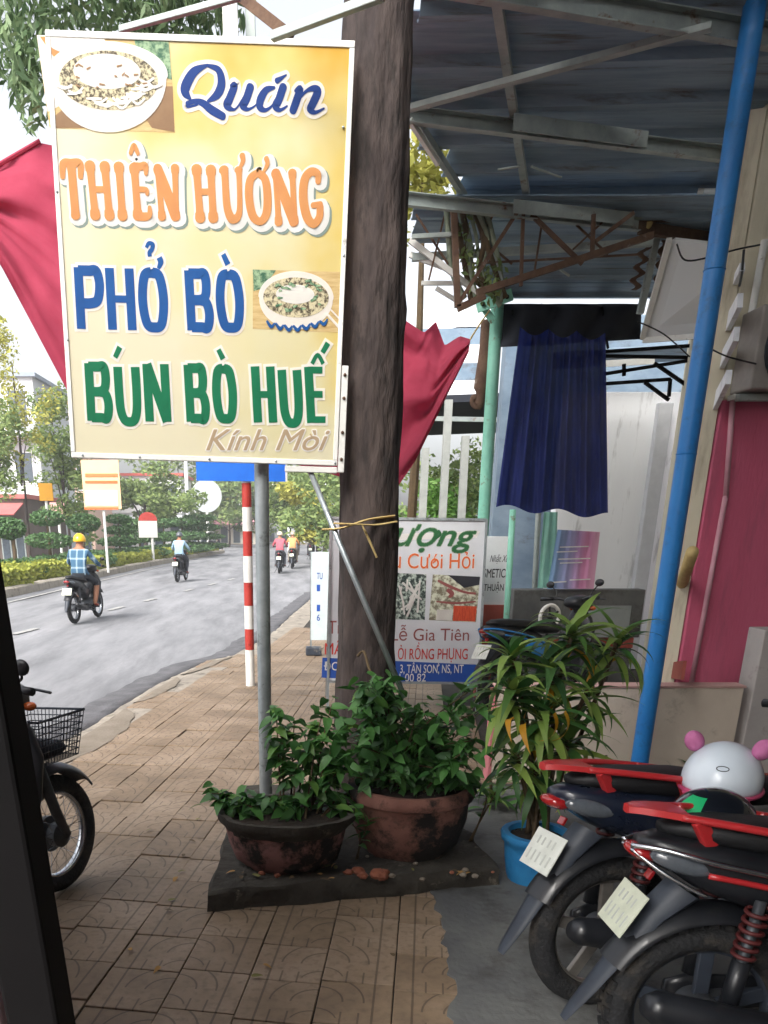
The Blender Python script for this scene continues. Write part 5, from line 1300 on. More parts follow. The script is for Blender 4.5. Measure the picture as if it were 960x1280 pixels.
# fallen leaves on the plinth and the tiles
DL = [leaf_mesh('leaf', 0.05, 0.022, c, m, 4) for c, m in ((0.4, M['twig']), (0.7, mat('dry_leaf', '#8a6a3a', '#a07c48', rough=0.8, leaf=True)), (0.3, mat('dull_leaf', '#5a5a34', '#74703c', rough=0.8, leaf=True)))]
for i in range(34):
    on = i < 20
    p = Vector((rg.uniform(-0.3, 0.9), rg.uniform(3.4, 3.62), 0.118)) if on else (gnd(rg.uniform(120, 600), rg.uniform(960, 1240)) + Vector((0, 0, 0.012)))
    if not on and -0.45 < p.x < 1.05 and 3.2 < p.y < 5.05: p = Vector((-0.6, p.y, 0.012))
    o = bpy.data.objects.new('fallen_leaf', rg.choice(DL)); col.objects.link(o); a = rg.uniform(0, 6.28)
    o.matrix_basis = leafM(p, (math.cos(a), math.sin(a), 0.15), rg.gauss(0, 0.3), rg.uniform(0.6, 1.1))
    tag(o, 'small dry fallen leaf lying on the mossy plinth' if on else 'small dry fallen leaf lying on the paving tiles', 'leaf', 'fallen leaves on the plinth' if on else 'fallen leaves on the pavement')

# ------------------------------------------------------------------ motorbikes (local x forward, y left, z up)
WR = 0.285
M['plate_ink'] = mat('plate_ink', '#a3a69f', '#aeb1aa', rough=0.6)
M['dull_red'] = mat('dull_red_spring', '#451718', '#551f1e', rough=0.6, scale=12)
def wheel(root, x, tyre_w=0.042, rimm='chrome', spokes=True, alloy=False, tread=False):
    mb = MB(); c = (x, 0, WR); mb.torus(c, WR - 0.045, 0.045, None, 48, 12, sq=tyre_w / 0.045)
    if tread:
        for i in range(40):
            a = i * 2 * math.pi / 40
            for sy in (-1, 1):
                p = Vector((x + (WR - 0.004) * math.cos(a + (0.04 if sy > 0 else 0)), sy * 0.02, WR + (WR - 0.004) * math.sin(a + (0.04 if sy > 0 else 0))))
                mb.box(p, (0.014, 0.024, 0.026), Matrix.Rotation(-a, 3, 'Y'))
    w = build('wheel', mb, M['tyre'], root, world=False, smooth=True, auto=50)
    build('rim', MB().torus(c, WR - 0.083, 0.013, None, 48, 8, sq=1.7), M[rimm], w, world=False, smooth=True)
    My = Matrix.Rotation(math.pi / 2, 3, 'X')
    build('hub', MB().lathe([(0.02, -0.07), (0.035, -0.06), (0.06, -0.045), (0.06, 0.045), (0.035, 0.06), (0.02, 0.07)], c, 18, M=My), M['engine'], w, world=False, smooth=True, auto=40)
    if alloy:
        for i in range(5):
            a = i * 2 * math.pi / 5 + 0.3; d = Vector((math.cos(a), 0, math.sin(a)))
            build('spoke', MB().bar(Vector(c) + d * 0.05, Vector(c) + d * (WR - 0.08), 0.045, 0.02, (0, 1, 0)), M[rimm], w, world=False, bevel=0.004)
    elif spokes:
        mb = MB()
        for i in range(36):
            a = i * 2 * math.pi / 36; b = a + (0.5 if i % 4 < 2 else -0.5); sy = 0.035 if i % 2 else -0.035
            mb.tube([(x + 0.055 * math.cos(b), sy, WR + 0.055 * math.sin(b)), (x + (WR - 0.088) * math.cos(a), 0, WR + (WR - 0.088) * math.sin(a))], 0.0016, 4)
        build('spokes', mb, M['chrome'], w, world=False)
    return w
def fender(root, name, x, a0, a1, hw, m, r=WR + 0.03, n=16, th=0.004):
    R = []
    for i in range(n + 1):
        a = math.radians(a0 + (a1 - a0) * i / n); ring = []
        for t, q in ((-1, -0.35), (-0.95, 0.0), (-0.5, 0.75), (0, 1), (0.5, 0.75), (0.95, 0), (1, -0.35)):
            rr = r + q * 0.03; ring.append(Vector((x + rr * math.cos(a), t * hw, WR + rr * math.sin(a))))
        R.append(ring + [p + (Vector((x, p.y, WR)) - p).normalized() * th for p in reversed(ring)])
    return build(name, MB().rings(R), m, root, world=False, smooth=True, auto=60)
def motorbike(name, label, body='navy_plastic', accent='red_plastic', rail=None, basket=False, rimm='chrome', alloy=False, tread=False, plate='plate', mirrors=True, trim=None, group=None, flap='grey_plastic', stripe=None, md=0.0):
    root = thing(name, label, 'motorbike', group=group); B = M[body]
    def b(nm, mb, m, par=None, **k): return build(nm, mb, m, par or root, world=False, **k)
    xf, xr = 0.62, -0.62
    wheel(root, xf, 0.036, rimm, alloy=alloy); wheel(root, xr, 0.046, rimm, alloy=alloy, tread=tread)
    # body
    b('tail_body', MB().loft([(-0.86, 0.815, 0.03, 0.02), (-0.80, 0.80, 0.075, 0.045), (-0.70, 0.765, 0.115, 0.075), (-0.5, 0.715, 0.13, 0.105), (-0.25, 0.63, 0.125, 0.13), (-0.05, 0.54, 0.10, 0.13), (0.05, 0.50, 0.07, 0.10)], 18), B, smooth=True)
    b('seat', MB().loft([(-0.80, 0.86, 0.03, 0.015), (-0.73, 0.86, 0.07, 0.03), (-0.62, 0.85, 0.11, 0.042), (-0.35, 0.82, 0.135, 0.05), (-0.1, 0.775, 0.12, 0.05), (0.05, 0.765, 0.09, 0.045), (0.12, 0.77, 0.05, 0.02)], 18), M['seat'], smooth=True)
    b('tunnel', MB().loft([(0.0, 0.52, 0.075, 0.09), (0.15, 0.55, 0.06, 0.07), (0.3, 0.66, 0.06, 0.09), (0.4, 0.8, 0.06, 0.1)], 14), B, smooth=True)
    b('leg_shield', MB().loft([(0.30, 0.27, 0.10, 0.02), (0.38, 0.30, 0.17, 0.03), (0.55, 0.36, 0.2, 0.035), (0.72, 0.41, 0.2, 0.04), (0.84, 0.43, 0.14, 0.05), (0.92, 0.42, 0.07, 0.04)], 18, axis='z'), B, smooth=True)
    b('front_cowl', MB().loft([(0.26, 0.99, 0.06, 0.03), (0.32, 0.995, 0.10, 0.055), (0.42, 0.985, 0.115, 0.075), (0.5, 0.965, 0.10, 0.065), (0.54, 0.955, 0.06, 0.04)], 18), B, smooth=True)
    b('headlight', MB().ell((0.51, 0, 0.955), (0.045, 0.08, 0.05), 16, 10), M['clear_lens'], smooth=True)
    for s in (-1, 1):
        b('indicator', MB().ell((0.47, s * 0.12, 0.93), (0.03, 0.03, 0.02), 10, 8), M['amber_lens'], smooth=True)
        b('side_panel', MB().loft([(-0.45, 0.64, 0.012, 0.03, s * 0.135), (-0.3, 0.6, 0.016, 0.07, s * 0.135), (-0.1, 0.55, 0.012, 0.06, s * 0.118)], 12), M[accent] if stripe else M['black_plastic'], smooth=True)
        b('fork', MB().tube([(0.47, s * 0.075, 0.8), (0.57, s * 0.075, 0.42), (0.63, s * 0.068, WR)], [0.026, 0.026, 0.02], 12), M['engine'], smooth=True)
        b('grip', MB().tube([(0.30, s * 0.22, 1.035), (0.26, s * 0.34, 1.03)], 0.017, 12), M['black_plastic'], smooth=True)
        b('brake_lever', MB().tube([(0.36, s * 0.2, 1.03), (0.36, s * 0.28, 1.02), (0.33, s * 0.37, 1.015)], 0.006, 8), M['engine'], smooth=True)
        if mirrors:
            b('mirror_stem', MB().tube(smoothpath([(0.33, s * 0.2, 1.05), (0.345, s * 0.22, 1.10 - md * 0.6), (0.335, s * (0.275 - md), 1.145 - md)], 4), 0.006, 8), M['black_plastic'], smooth=True)
            b('mirror', MB().ell((0.33, s * (0.29 - md), 1.165 - md), (0.02, 0.05 - md * 0.2, 0.034), 14, 8), M['black_plastic'], smooth=True)
        b('shock_absorber', MB().tube([(-0.55, s * 0.12, 0.68), (-0.60, s * 0.12, 0.33)], 0.016, 8), M['engine'], smooth=True)
        b('shock_sleeve', MB().tube([(-0.577, s * 0.12, 0.5), (-0.598, s * 0.12, 0.35)], 0.026, 12), M['black_plastic'], smooth=True)
        hp = [(-0.553 - 0.024 * t + 0.029 * math.cos(t * 38), s * 0.12 + 0.029 * math.sin(t * 38), 0.66 - 0.15 * t) for t in [i / 84 for i in range(85)]]
        b('shock_spring', MB().tube(hp, 0.0065, 6), M['dull_red'] if accent == 'red_plastic' else M['engine'], smooth=True)
        b('swingarm', MB().bar((-0.1, s * 0.09, 0.32), (-0.64, s * 0.09, WR), 0.025, 0.04), M['engine'], bevel=0.004)
        b('footrest', MB().tube([(0.08, s * 0.08, 0.27), (0.08, s * 0.25, 0.27)], 0.016, 8), M['tyre'], smooth=True)
        b('pillion_footrest', MB().tube([(-0.28, s * 0.1, 0.33), (-0.28, s * 0.22, 0.34)], 0.013, 8), M['tyre'], smooth=True)
    b('handlebar', MB().tube(smoothpath([(0.26, -0.34, 1.03), (0.31, -0.2, 1.035), (0.36, 0, 1.0), (0.31, 0.2, 1.035), (0.26, 0.34, 1.03)], 5), 0.012, 10), M['black_plastic'], smooth=True)
    b('front_mount', MB().bar((0.36, 0, 1.0), (0.47, 0, 0.74), 0.05, 0.05), M['engine'])
    b('brake_drum', MB().lathe([(0.03, -0.062), (0.085, -0.055), (0.088, -0.02), (0.06, 0.0)], (xf, 0, WR), 20, M=Matrix.Rotation(math.pi / 2, 3, 'X')), M['engine'], smooth=True, auto=40)
    fender(root, 'front_fender', xf, 35, 172, 0.06, B)
    fender(root, 'rear_fender', xr, 60, 150, 0.075, M['black_plastic'], r=WR + 0.035)
    R = []
    for (x, z, hw, th) in ((-0.72, 0.68, 0.06, 0.05), (-0.80, 0.60, 0.056, 0.035), (-0.88, 0.47, 0.048, 0.02), (-0.95, 0.36, 0.04, 0.014), (-1.0, 0.285, 0.03, 0.01), (-1.02, 0.25, 0.02, 0.008)):
        t = Vector((-0.55, 0, -0.83)); nn = Vector((-0.83, 0, 0.55))
        R.append([Vector((x, 0, z)) + Vector((0, a * hw, 0)) + nn * bb * th for a, bb in ((-1, -0.6), (-0.9, 0.2), (-0.5, 0.7), (0, 1), (0.5, 0.7), (0.9, 0.2), (1, -0.6), (0.8, -0.9), (0, -0.5), (-0.8, -0.9))])
    b('mudflap', MB().rings(R), M[flap], smooth=True, auto=50)
    pm = Matrix.Rotation(math.radians(30), 3, 'Y')
    pc = Vector((-0.85, 0, 0.60))
    pl_ = b('number_plate', MB().box(pc + Vector((-0.028, 0, 0.012)), (0.004, 0.185, 0.14), pm), M[plate], bevel=0.001)
    rows = MB()
    for zz, n_, hh in ((0.032, 4, 0.03), (-0.026, 5, 0.04)):
        for q in range(n_): rows.box(pc + Vector((-0.0305, 0, 0.012)) + pm @ Vector((0, (q - (n_ - 1) / 2) * 0.03 + (0.006 if q > 1 else 0), zz)), (0.002, 0.009, hh), pm)
    tag(b('plate_rows', rows, M['plate_ink'], pl_), kind='stuff')
    b('tail_light', MB().ell((-0.845, 0, 0.785), (0.05, 0.058, 0.024), 16, 10, M=Matrix.Rotation(math.radians(20), 3, 'Y')), M['red_lens'], smooth=True)
    b('reflector', MB().box((-0.812, 0, 0.715), (0.012, 0.035, 0.03), pm), M['red_lens'], bevel=0.003)
    for s in (-1, 1): b('rear_indicator', MB().ell((-0.765, s * 0.084, 0.775), (0.085, 0.02, 0.028), 16, 10, M=Matrix.Rotation(math.radians(14), 3, 'Y') @ Matrix.Rotation(s * 0.3, 3, 'Z')), M['clear_lens'], smooth=True)
    b('engine', MB().loft([(-0.14, 0.30, 0.09, 0.09), (-0.02, 0.30, 0.13, 0.11), (0.1, 0.32, 0.12, 0.1), (0.2, 0.37, 0.07, 0.07), (0.28, 0.38, 0.06, 0.055)], 14), M['engine'], smooth=True)
    b('chain_case', MB().loft([(-0.68, WR, 0.016, 0.05, 0.105), (-0.62, WR, 0.018, 0.07, 0.105), (-0.3, 0.3, 0.016, 0.05, 0.105), (-0.05, 0.31, 0.016, 0.06, 0.105)], 12), M['black_plastic'], smooth=True)
    b('exhaust_pipe', MB().tube(smoothpath([(0.2, -0.03, 0.3), (0.22, -0.1, 0.22), (0.05, -0.15, 0.2), (-0.2, -0.15, 0.24), (-0.34, -0.15, 0.27)], 5), 0.018, 10), M['engine'], smooth=True)
    b('muffler', MB().tube([(-0.3, -0.15, 0.262), (-0.38, -0.152, 0.28), (-0.62, -0.158, 0.33), (-0.82, -0.162, 0.375), (-0.85, -0.163, 0.382)], [0.025, 0.048, 0.052, 0.048, 0.03], 16), M['black_plastic'], smooth=True)
    b('stand', MB().tube([(-0.05, 0.1, 0.24), (-0.02, 0.24, 0.005)], 0.011, 8), M['engine'])
    if rail:
        gr_ = b('grab_rail', MB().rings([[Vector((x, sgn * w + q * 0.0, z + r)) for sgn, q, r in ()] or [Vector((x, y_, z + zz)) for y_, zz in ((-w - 0.014, -0.008), (-w + 0.02 * f, -0.012), (w - 0.02 * f, -0.012), (w + 0.014, -0.008), (w + 0.012, 0.010), (0, 0.016), (-w - 0.012, 0.010))] for (x, z, w, f) in ((-0.90, 0.910, 0.008, 0), (-0.87, 0.912, 0.03, 0), (-0.82, 0.908, 0.05, 0.3), (-0.75, 0.900, 0.07, 1))]), M[rail], smooth=True, auto=40)
        for s in (-1, 1):
            b('rail_arm', MB().tube(smoothpath([(-0.77, s * 0.066, 0.902), (-0.66, s * 0.105, 0.891), (-0.52, s * 0.132, 0.872), (-0.34, s * 0.14, 0.842)], 5), 0.016, 10, flat=0.7), M[rail], gr_, smooth=True)
            for x, z, y_ in ((-0.46, 0.862, 0.13), (-0.73, 0.897, 0.08)): b('rail_foot', MB().bar((x, s * y_, z), (x + 0.05, s * y_ * 0.85, z - 0.08), 0.025, 0.04), M[rail], gr_, bevel=0.005)
    if trim:
        for s in (-1, 1):
            b('side_trim', MB().tube(smoothpath([(-0.885, s * 0.03, 0.81), (-0.81, s * 0.085, 0.812), (-0.7, s * 0.128, 0.79), (-0.45, s * 0.14, 0.735), (-0.2, s * 0.132, 0.65), (0.0, s * 0.11, 0.56)], 5), 0.008, 8), M[trim], smooth=True)
            b('lower_trim', MB().tube(smoothpath([(-0.885, s * 0.03, 0.80), (-0.80, s * 0.085, 0.74), (-0.70, s * 0.122, 0.69)], 5), 0.006, 8), M[trim], smooth=True)
    if stripe:
        for s in (-1, 1): b('decal', MB().tube(smoothpath([(-0.7, s * 0.117, 0.75), (-0.45, s * 0.134, 0.70), (-0.2, s * 0.128, 0.6)], 5), 0.009, 6), M[stripe], smooth=True)
    if basket:
        bk = MB(); x0_, x1_, z0_, z1_ = 0.46, 0.72, 0.66, 0.86
        for i in range(8):
            t = i / 7; z = z0_ + (z1_ - z0_) * t; w = 0.13 + 0.03 * t; xa_, xb_ = x0_, x1_ + 0.05 * t
            bk.tube([(xa_, -w, z), (xb_, -w, z), (xb_, w, z), (xa_, w, z), (xa_, -w, z)], 0.0028 if i < 7 else 0.006, 5)
        for i in range(15):
            t = i / 14
            for s in (-1, 1): bk.tube([(x0_ + (x1_ - x0_) * t, s * 0.13, z0_), (x0_ + (x1_ + 0.05 - x0_) * t, s * 0.16, z1_)], 0.0024, 4)
            for q in (0, 1): bk.tube([((x1_, x0_)[q], -0.13 + 0.26 * t, z0_), ((x1_ + 0.05, x0_)[q], -0.16 + 0.32 * t, z1_)], 0.0024, 4)
            bk.tube([(x0_, -0.13 + 0.26 * t, z0_), (x1_, -0.13 + 0.26 * t, z0_)], 0.0024, 4)
        bo = b('basket', bk, M['grey_plastic'])
        b('basket_bracket', MB().bar((0.44, 0, 0.76), (0.5, 0, 0.66), 0.05, 0.03), M['engine'])
        b('rolled_cloth', MB().loft([(0.49, 0.70, 0.1, 0.035), (0.55, 0.71, 0.115, 0.045), (0.65, 0.705, 0.11, 0.04), (0.69, 0.70, 0.09, 0.03)], 14), M['shade'], bo, smooth=True)
    return root
def place(o, p, az, lean=0.0, z=0.0, at_x=0.0):
    """stand the bike so that its local point (at_x, 0, 0) lies at p; az is its heading from +Y towards +X"""
    h = Vector((math.sin(az), math.cos(az), 0)); o.location = Vector((p.x, p.y, z)) - h * at_x
    o.rotation_euler = (lean, 0, math.pi / 2 - az)
AZ = math.radians(83)
bA = motorbike('parked_motorbike', 'navy motorbike with red grab rail, white helmet on it, next to the blue pot', rail='red_plastic', alloy=True, rimm='rimgrey', mirrors=True)
place(bA, gnd(745, 1253), math.radians(77), math.radians(-5), at_x=-0.62)
bB = motorbike('parked_motorbike', 'black motorbike with knobbly rear tyre and chrome side trim, red grab rail', rail='red_plastic', alloy=True, rimm='grey_plastic', tread=True, trim='chrome', plate='platey', body='black_plastic', stripe='red_plastic')
place(bB, gnd(856, 1365), math.radians(92), math.radians(-5), at_x=-0.62)
bC = motorbike('parked_motorbike', 'dark motorbike with wire front basket standing on the tiles by the kerb', basket=True, md=0.05, body='black_plastic', accent='black_plastic', rimm='chrome')
place(bC, gnd(80, 1111), math.radians(24), math.radians(-4), at_x=0.62)
bD = motorbike('parked_motorbike', 'black and blue motorbike parked behind the low wall and strap-leaved plant', accent='blue_paint', body='black_plastic', stripe='blue_paint', trim='blue_paint')
place(bD, Vector((2.45, 7.75, 0)), math.radians(58), math.radians(-5), at_x=0.0)
# helmets resting on the two motorbikes
def helmet(name, label, loc, m, rx, rz, ears=None, patch=None, rim=None, visor=True):
    root = thing(name, label, 'helmet', loc); root.rotation_euler = (rx, 0, rz)
    R = []
    for i in range(13):
        t = math.radians(-12 + 102 * i / 12); t = min(t, math.radians(88.5))
        R.append([Vector((0.145 * math.cos(t) * math.cos(a) * (1.0), 0.122 * math.cos(t) * math.sin(a), 0.125 * math.sin(t) + 0.03)) for a in [k * 2 * math.pi / 30 for k in range(30)]])
    build('shell', MB().rings(R, caps=True), m, root, world=False, smooth=True)
    build('rim_band', MB().tube([(0.146 * math.cos(a), 0.123 * math.sin(a), 0.004) for a in [k * 2 * math.pi / 36 for k in range(37)]], 0.007, 8), rim or m, root, world=False, smooth=True)
    if visor:
        build('peak', MB().rings([[Vector((0.13 * math.cos(a) + 0.045 * q, 0.12 * math.sin(a), 0.012 - 0.02 * q + z)) for a in [math.radians(-62 + 124 * k / 14) for k in range(15)] for z in ()] or [Vector((0.135 * math.cos(a) + 0.05 * q * math.cos(a), 0.115 * math.sin(a), 0.016 - 0.016 * q)) for a in [math.radians(-60 + 120 * k / 14) for k in range(15)]] + [Vector((0.135 * math.cos(a) + 0.05 * q * math.cos(a), 0.115 * math.sin(a), 0.010 - 0.016 * q)) for a in [math.radians(60 - 120 * k / 14) for k in range(15)]] for q in (0, 0.5, 1)]), rim or m, root, world=False, smooth=True, auto=50)
    if ears:
        for s in (-1, 1): build('ear', MB().ell((0.0, s * 0.1, 0.145), (0.03, 0.03, 0.036), 14, 10, M=Matrix.Rotation(s * -0.5, 3, 'X')), ears, root, world=False, smooth=True)
    if patch:
        mb = MB(); nn = 8; vs = []
        for i in range(nn + 1):
            for j in range(nn + 1):
                t, a = math.radians(8 + 52 * i / nn), patch[1] + 0.75 * (j / nn - 0.5)
                vs.append((0.147 * math.cos(t) * math.cos(a), 0.124 * math.cos(t) * math.sin(a), 0.127 * math.sin(t) + 0.03))
        mb.add(vs, [(i * (nn + 1) + j, i * (nn + 1) + j + 1, (i + 1) * (nn + 1) + j + 1, (i + 1) * (nn + 1) + j) for i in range(nn) for j in range(nn)])
        build('sticker', mb, patch[0], root, world=False, smooth=True)
    return root
pk = mat('pink_plush', '#b0628e', '#bb6e9a', rough=0.8, scale=30, bump=0.3)
hW = helmet('white_helmet', 'white helmet with two pink plush ears lying on the navy motorbike', at(900, 985, 2.52), mat('white_shell', '#c9d3dc', '#d3dce4', rough=0.3, coat=0.5), 0, math.radians(-125), ears=pk, rim=mat('pink_rim', '#b8486e', rough=0.4))
mb = MB(); 
vs = []
for k in range(24):
    a = k * 2 * math.pi / 24; t = math.radians(32) + 0.045 * math.sin(a) * 1.4; b_ = 0.1 + 0.17 * math.cos(a)
    for rr in (1.012, 1.012): pass
    vs.append(Vector((0.146 * math.cos(t) * math.cos(b_), 0.123 * math.cos(t) * math.sin(b_), 0.126 * math.sin(t) + 0.03)))
build('oval_logo', MB().tube(vs + [vs[0]], 0.0013, 5), M['p_black'], hW, world=False)
helmet('black_helmet', 'glossy black helmet with green patch resting on the seat of the black motorbike', at(884, 1046, 2.28), mat('black_shell', '#0d1016', '#141821', rough=0.2, coat=0.8), 0, math.radians(-165), patch=(mat('green_patch', '#0f9a5c', '#17a868', rough=0.4), 0.25))

# ------------------------------------------------------------------ riders
def person(name, label, shirt, trousers, bare=0.5, helm=None, shoes='brown', group=None, detail=2):
    """seated rider in motorbike coordinates, grown from a skeleton"""
    root = thing(name, label, 'person', group=group)
    J = {'pel': (-0.2, 0, 0.90, .13, .11), 'wai': (-0.19, 0, 1.03, .125, .10), 'che': (-0.13, 0, 1.22, .15, .115), 'nek': (-0.08, 0, 1.38, .055, .055), 'hea': (-0.04, 0, 1.49, .082, .09), 'top': (-0.035, 0, 1.59, .06, .065)}
    E = [('pel', 'wai'), ('wai', 'che'), ('che', 'nek'), ('nek', 'hea'), ('hea', 'top')]; reg = {}
    for s, q in ((1, 'l'), (-1, 'r')):
        J.update({'sh' + q: (-0.11, s * .17, 1.30, .062, .062), 'el' + q: (0.02, s * .29, 1.10, .047, .047), 'wr' + q: (0.21, s * .28, 1.045, .032, .032), 'ha' + q: (0.27, s * .28, 1.05, .04, .035),
                  'hi' + q: (-0.17, s * .10, 0.87, .09, .09), 'kn' + q: (0.2, s * .19, 0.72, .062, .062), 'ca' + q: (0.12, s * .19, 0.52, .056, .056), 'an' + q: (0.02, s * .19, 0.33, .038, .038), 'to' + q: (0.16, s * .2, 0.275, .035, .03)})
        E += [('che', 'sh' + q), ('sh' + q, 'el' + q), ('el' + q, 'wr' + q), ('wr' + q, 'ha' + q), ('pel', 'hi' + q), ('hi' + q, 'kn' + q), ('kn' + q, 'ca' + q), ('ca' + q, 'an' + q), ('an' + q, 'to' + q)]
    names = list(J); me = bpy.data.meshes.new('body'); me.from_pydata([J[k][:3] for k in names], [(names.index(a), names.index(b)) for a, b in E], [])
    ob = bpy.data.objects.new('tmp', me); col.objects.link(ob)
    ob.modifiers.new('skin', 'SKIN'); ob.modifiers.new('sub', 'SUBSURF').levels = detail
    for i, k in enumerate(names):
        sv = me.skin_vertices[0].data[i]; sv.radius = (J[k][3], J[k][4]); sv.use_root = (k == 'pel')
    bpy.context.view_layer.update()
    m2 = bpy.data.meshes.new_from_object(ob.evaluated_get(bpy.context.evaluated_depsgraph_get()))
    bpy.data.objects.remove(ob)
    for m in (shirt, trousers, M['skin'], M[shoes]): m2.materials.append(m)
    for p in m2.polygons:
        c = p.center
        if c.z > 1.36 and abs(c.y) < 0.14: mi = 2
        elif c.x > 0.2 and c.z > 0.95: mi = 2
        elif c.z > 0.93 or (c.z > 0.9 and c.x < -0.1): mi = 0
        elif c.z < 0.33: mi = 3
        elif c.z < 0.93 - 0.5 * (1 - bare) - 0.18 or (c.z < 0.66): mi = 2 if bare > 0.3 else 1
        else: mi = 1
        p.material_index = mi; p.use_smooth = True
    m2.name = 'body'; bo = bpy.data.objects.new('body', m2); col.objects.link(bo); bo.parent = root
    if helm:
        R = []
        for i in range(10):
            t = math.radians(min(88, -10 + 100 * i / 9)); R.append([Vector((-0.035 + 0.135 * math.cos(t) * math.cos(a), 0.12 * math.cos(t) * math.sin(a), 1.515 + 0.135 * math.sin(t))) for a in [k * 2 * math.pi / 20 for k in range(20)]])
        h = build('helmet', MB().rings(R), helm, root, world=False, smooth=True)
        build('peak', MB().loft([(0.08, 1.52, 0.085, 0.012), (0.16, 1.505, 0.05, 0.006)], 10), helm, h, world=False, smooth=True)
    return root
def plaid():
    m = mat('blue_plaid', '#2f5f86', '#3a6d94', rough=0.8, scale=20); n, l = m.node_tree.nodes, m.node_tree.links
    tc = n.new('ShaderNodeTexCoord'); sp = n.new('ShaderNodeSeparateXYZ'); l.new(tc.outputs['Object'], sp.inputs[0])
    def stripe(o, f, w):
        a = n.new('ShaderNodeMath'); a.operation = 'MULTIPLY'; l.new(sp.outputs[o], a.inputs[0]); a.inputs[1].default_value = f
        c = n.new('ShaderNodeMath'); c.operation = 'FRACT'; l.new(a.outputs[0], c.inputs[0])
        d = n.new('ShaderNodeMath'); d.operation = 'LESS_THAN'; l.new(c.outputs[0], d.inputs[0]); d.inputs[1].default_value = w; return d.outputs[0]
    ad = n.new('ShaderNodeMath'); ad.operation = 'ADD'; l.new(stripe(1, 7, 0.22), ad.inputs[0]); l.new(stripe(2, 6, 0.2), ad.inputs[1])
    ml = n.new('ShaderNodeMath'); ml.operation = 'MULTIPLY'; l.new(ad.outputs[0], ml.inputs[0]); ml.inputs[1].default_value = 0.4
    mx = n.new('ShaderNodeMix'); mx.data_type = 'RGBA'; mx.inputs[6].default_value = lin('#33566f'); mx.inputs[7].default_value = lin('#a9bcc4')
    l.new(ml.outputs[0], mx.inputs[0]); l.new(mx.outputs[2], n['Principled BSDF'].inputs['Base Color']); return m
cl = lambda nm, a, b=None: mat(nm, a, b or a, rough=0.85, scale=20)
yh = mat('yellow_helmet', '#d9a514', '#e0b020', rough=0.35, coat=0.4)
bh = mat('dark_helmet', '#3a3f44', '#50565c', rough=0.35, coat=0.4)
def rider(px, py, az, blabel, plabel, shirt, trousers, helm, bare, bike_src=None, scale=1.0, **k):
    b = copy_tree(bike_src) if bike_src else motorbike('ridden_motorbike', blabel, **k)
    b.name = 'ridden_motorbike'; b['label'] = blabel; b['category'] = 'motorbike'
    if 'group' in b: del b['group']
    p = gnd(px, py, ROADZ); place(b, p, az, 0.0, ROADZ + 0.008, at_x=-0.62)
    r = person('person', plabel, shirt, trousers, bare, helm); r.location = b.location.copy() + Vector((0, 0, 0)); r.rotation_euler = b.rotation_euler.copy()
    return b
b1 = rider(94, 780, RA - 0.02, 'dark motorbike under the rider in yellow helmet', 'rider in yellow helmet, blue checked shirt and dark shorts', plaid(), cl('dark_shorts', '#23262c', '#2d3138'), yh, 0.8, body='black_plastic', plate='platey', accent='black_plastic')
b2 = rider(222, 728, RA - 0.05, 'motorbike under the second rider, beside the clipped hedges', 'rider in pale blue shirt and dark helmet passing the hedges', cl('pale_blue_shirt', '#7f9db0', '#93aebf'), cl('dark_trousers', '#33363c'), bh, 0.1, bike_src=b1)
rider(349, 717, RA - 0.1, 'distant motorbike under the rider in red', 'distant rider in pinkish red jacket', cl('red_jacket', '#b0505c', '#c06470'), cl('grey_trousers', '#55585e'), cl('pale_helmet', '#c0b0a0'), 0.0, bike_src=b1)
rider(365, 711, RA - 0.1, 'distant motorbike under the rider in orange', 'distant rider in orange shirt', cl('orange_shirt', '#c98a58', '#d39a68'), cl('tan_trousers', '#7c7468'), cl('cream_helmet', '#cfc4b0'), 0.0, bike_src=b1)
rider(388, 700, RA - 0.1, 'farthest small motorbike by the pavement edge', 'farthest rider in dark jacket by the pavement edge', cl('dark_jacket', '#4a4648'), cl('dark_trousers2', '#3a3a40'), bh, 0.0, bike_src=b1)
b6 = copy_tree(b1); b6.name = 'parked_motorbike'; b6['label'] = 'small dark motorbike standing at the far end of the hedges'; place(b6, gnd(270, 690, ROADZ), RA + 2.2, 0.05, ROADZ + 0.008)
# round guard with white rim propped behind the plant
wg = thing('wheel_guard', 'round white-rimmed spoked fan guard propped before the concrete counter', 'fan', at(687, 800, 7.9))
c = at(687, 771, 7.9); Mt = Matrix.Rotation(0.35, 3, 'Z')
build('rim', MB().torus(c, 0.108, 0.018, Mt, 36, 10), M['white_paint'], wg, smooth=True)
for i in range(5):
    a = i * 2 * math.pi / 5 + 0.5; build('spoke', MB().bar(c, c + Mt @ Vector((math.cos(a) * 0.1, 0, math.sin(a) * 0.1)), 0.02, 0.03, (0, 1, 0)), M['black_plastic'], wg)
build('hub', MB().ell(c, (0.03, 0.03, 0.03), 12, 8), M['black_plastic'], wg, smooth=True)
zz = c.z - 0.11; build('stand', MB().tube([c + Vector((0, 0.02, -0.11)), Vector((c.x, c.y + 0.05, 0))], 0.015, 8), M['black_plastic'], wg)

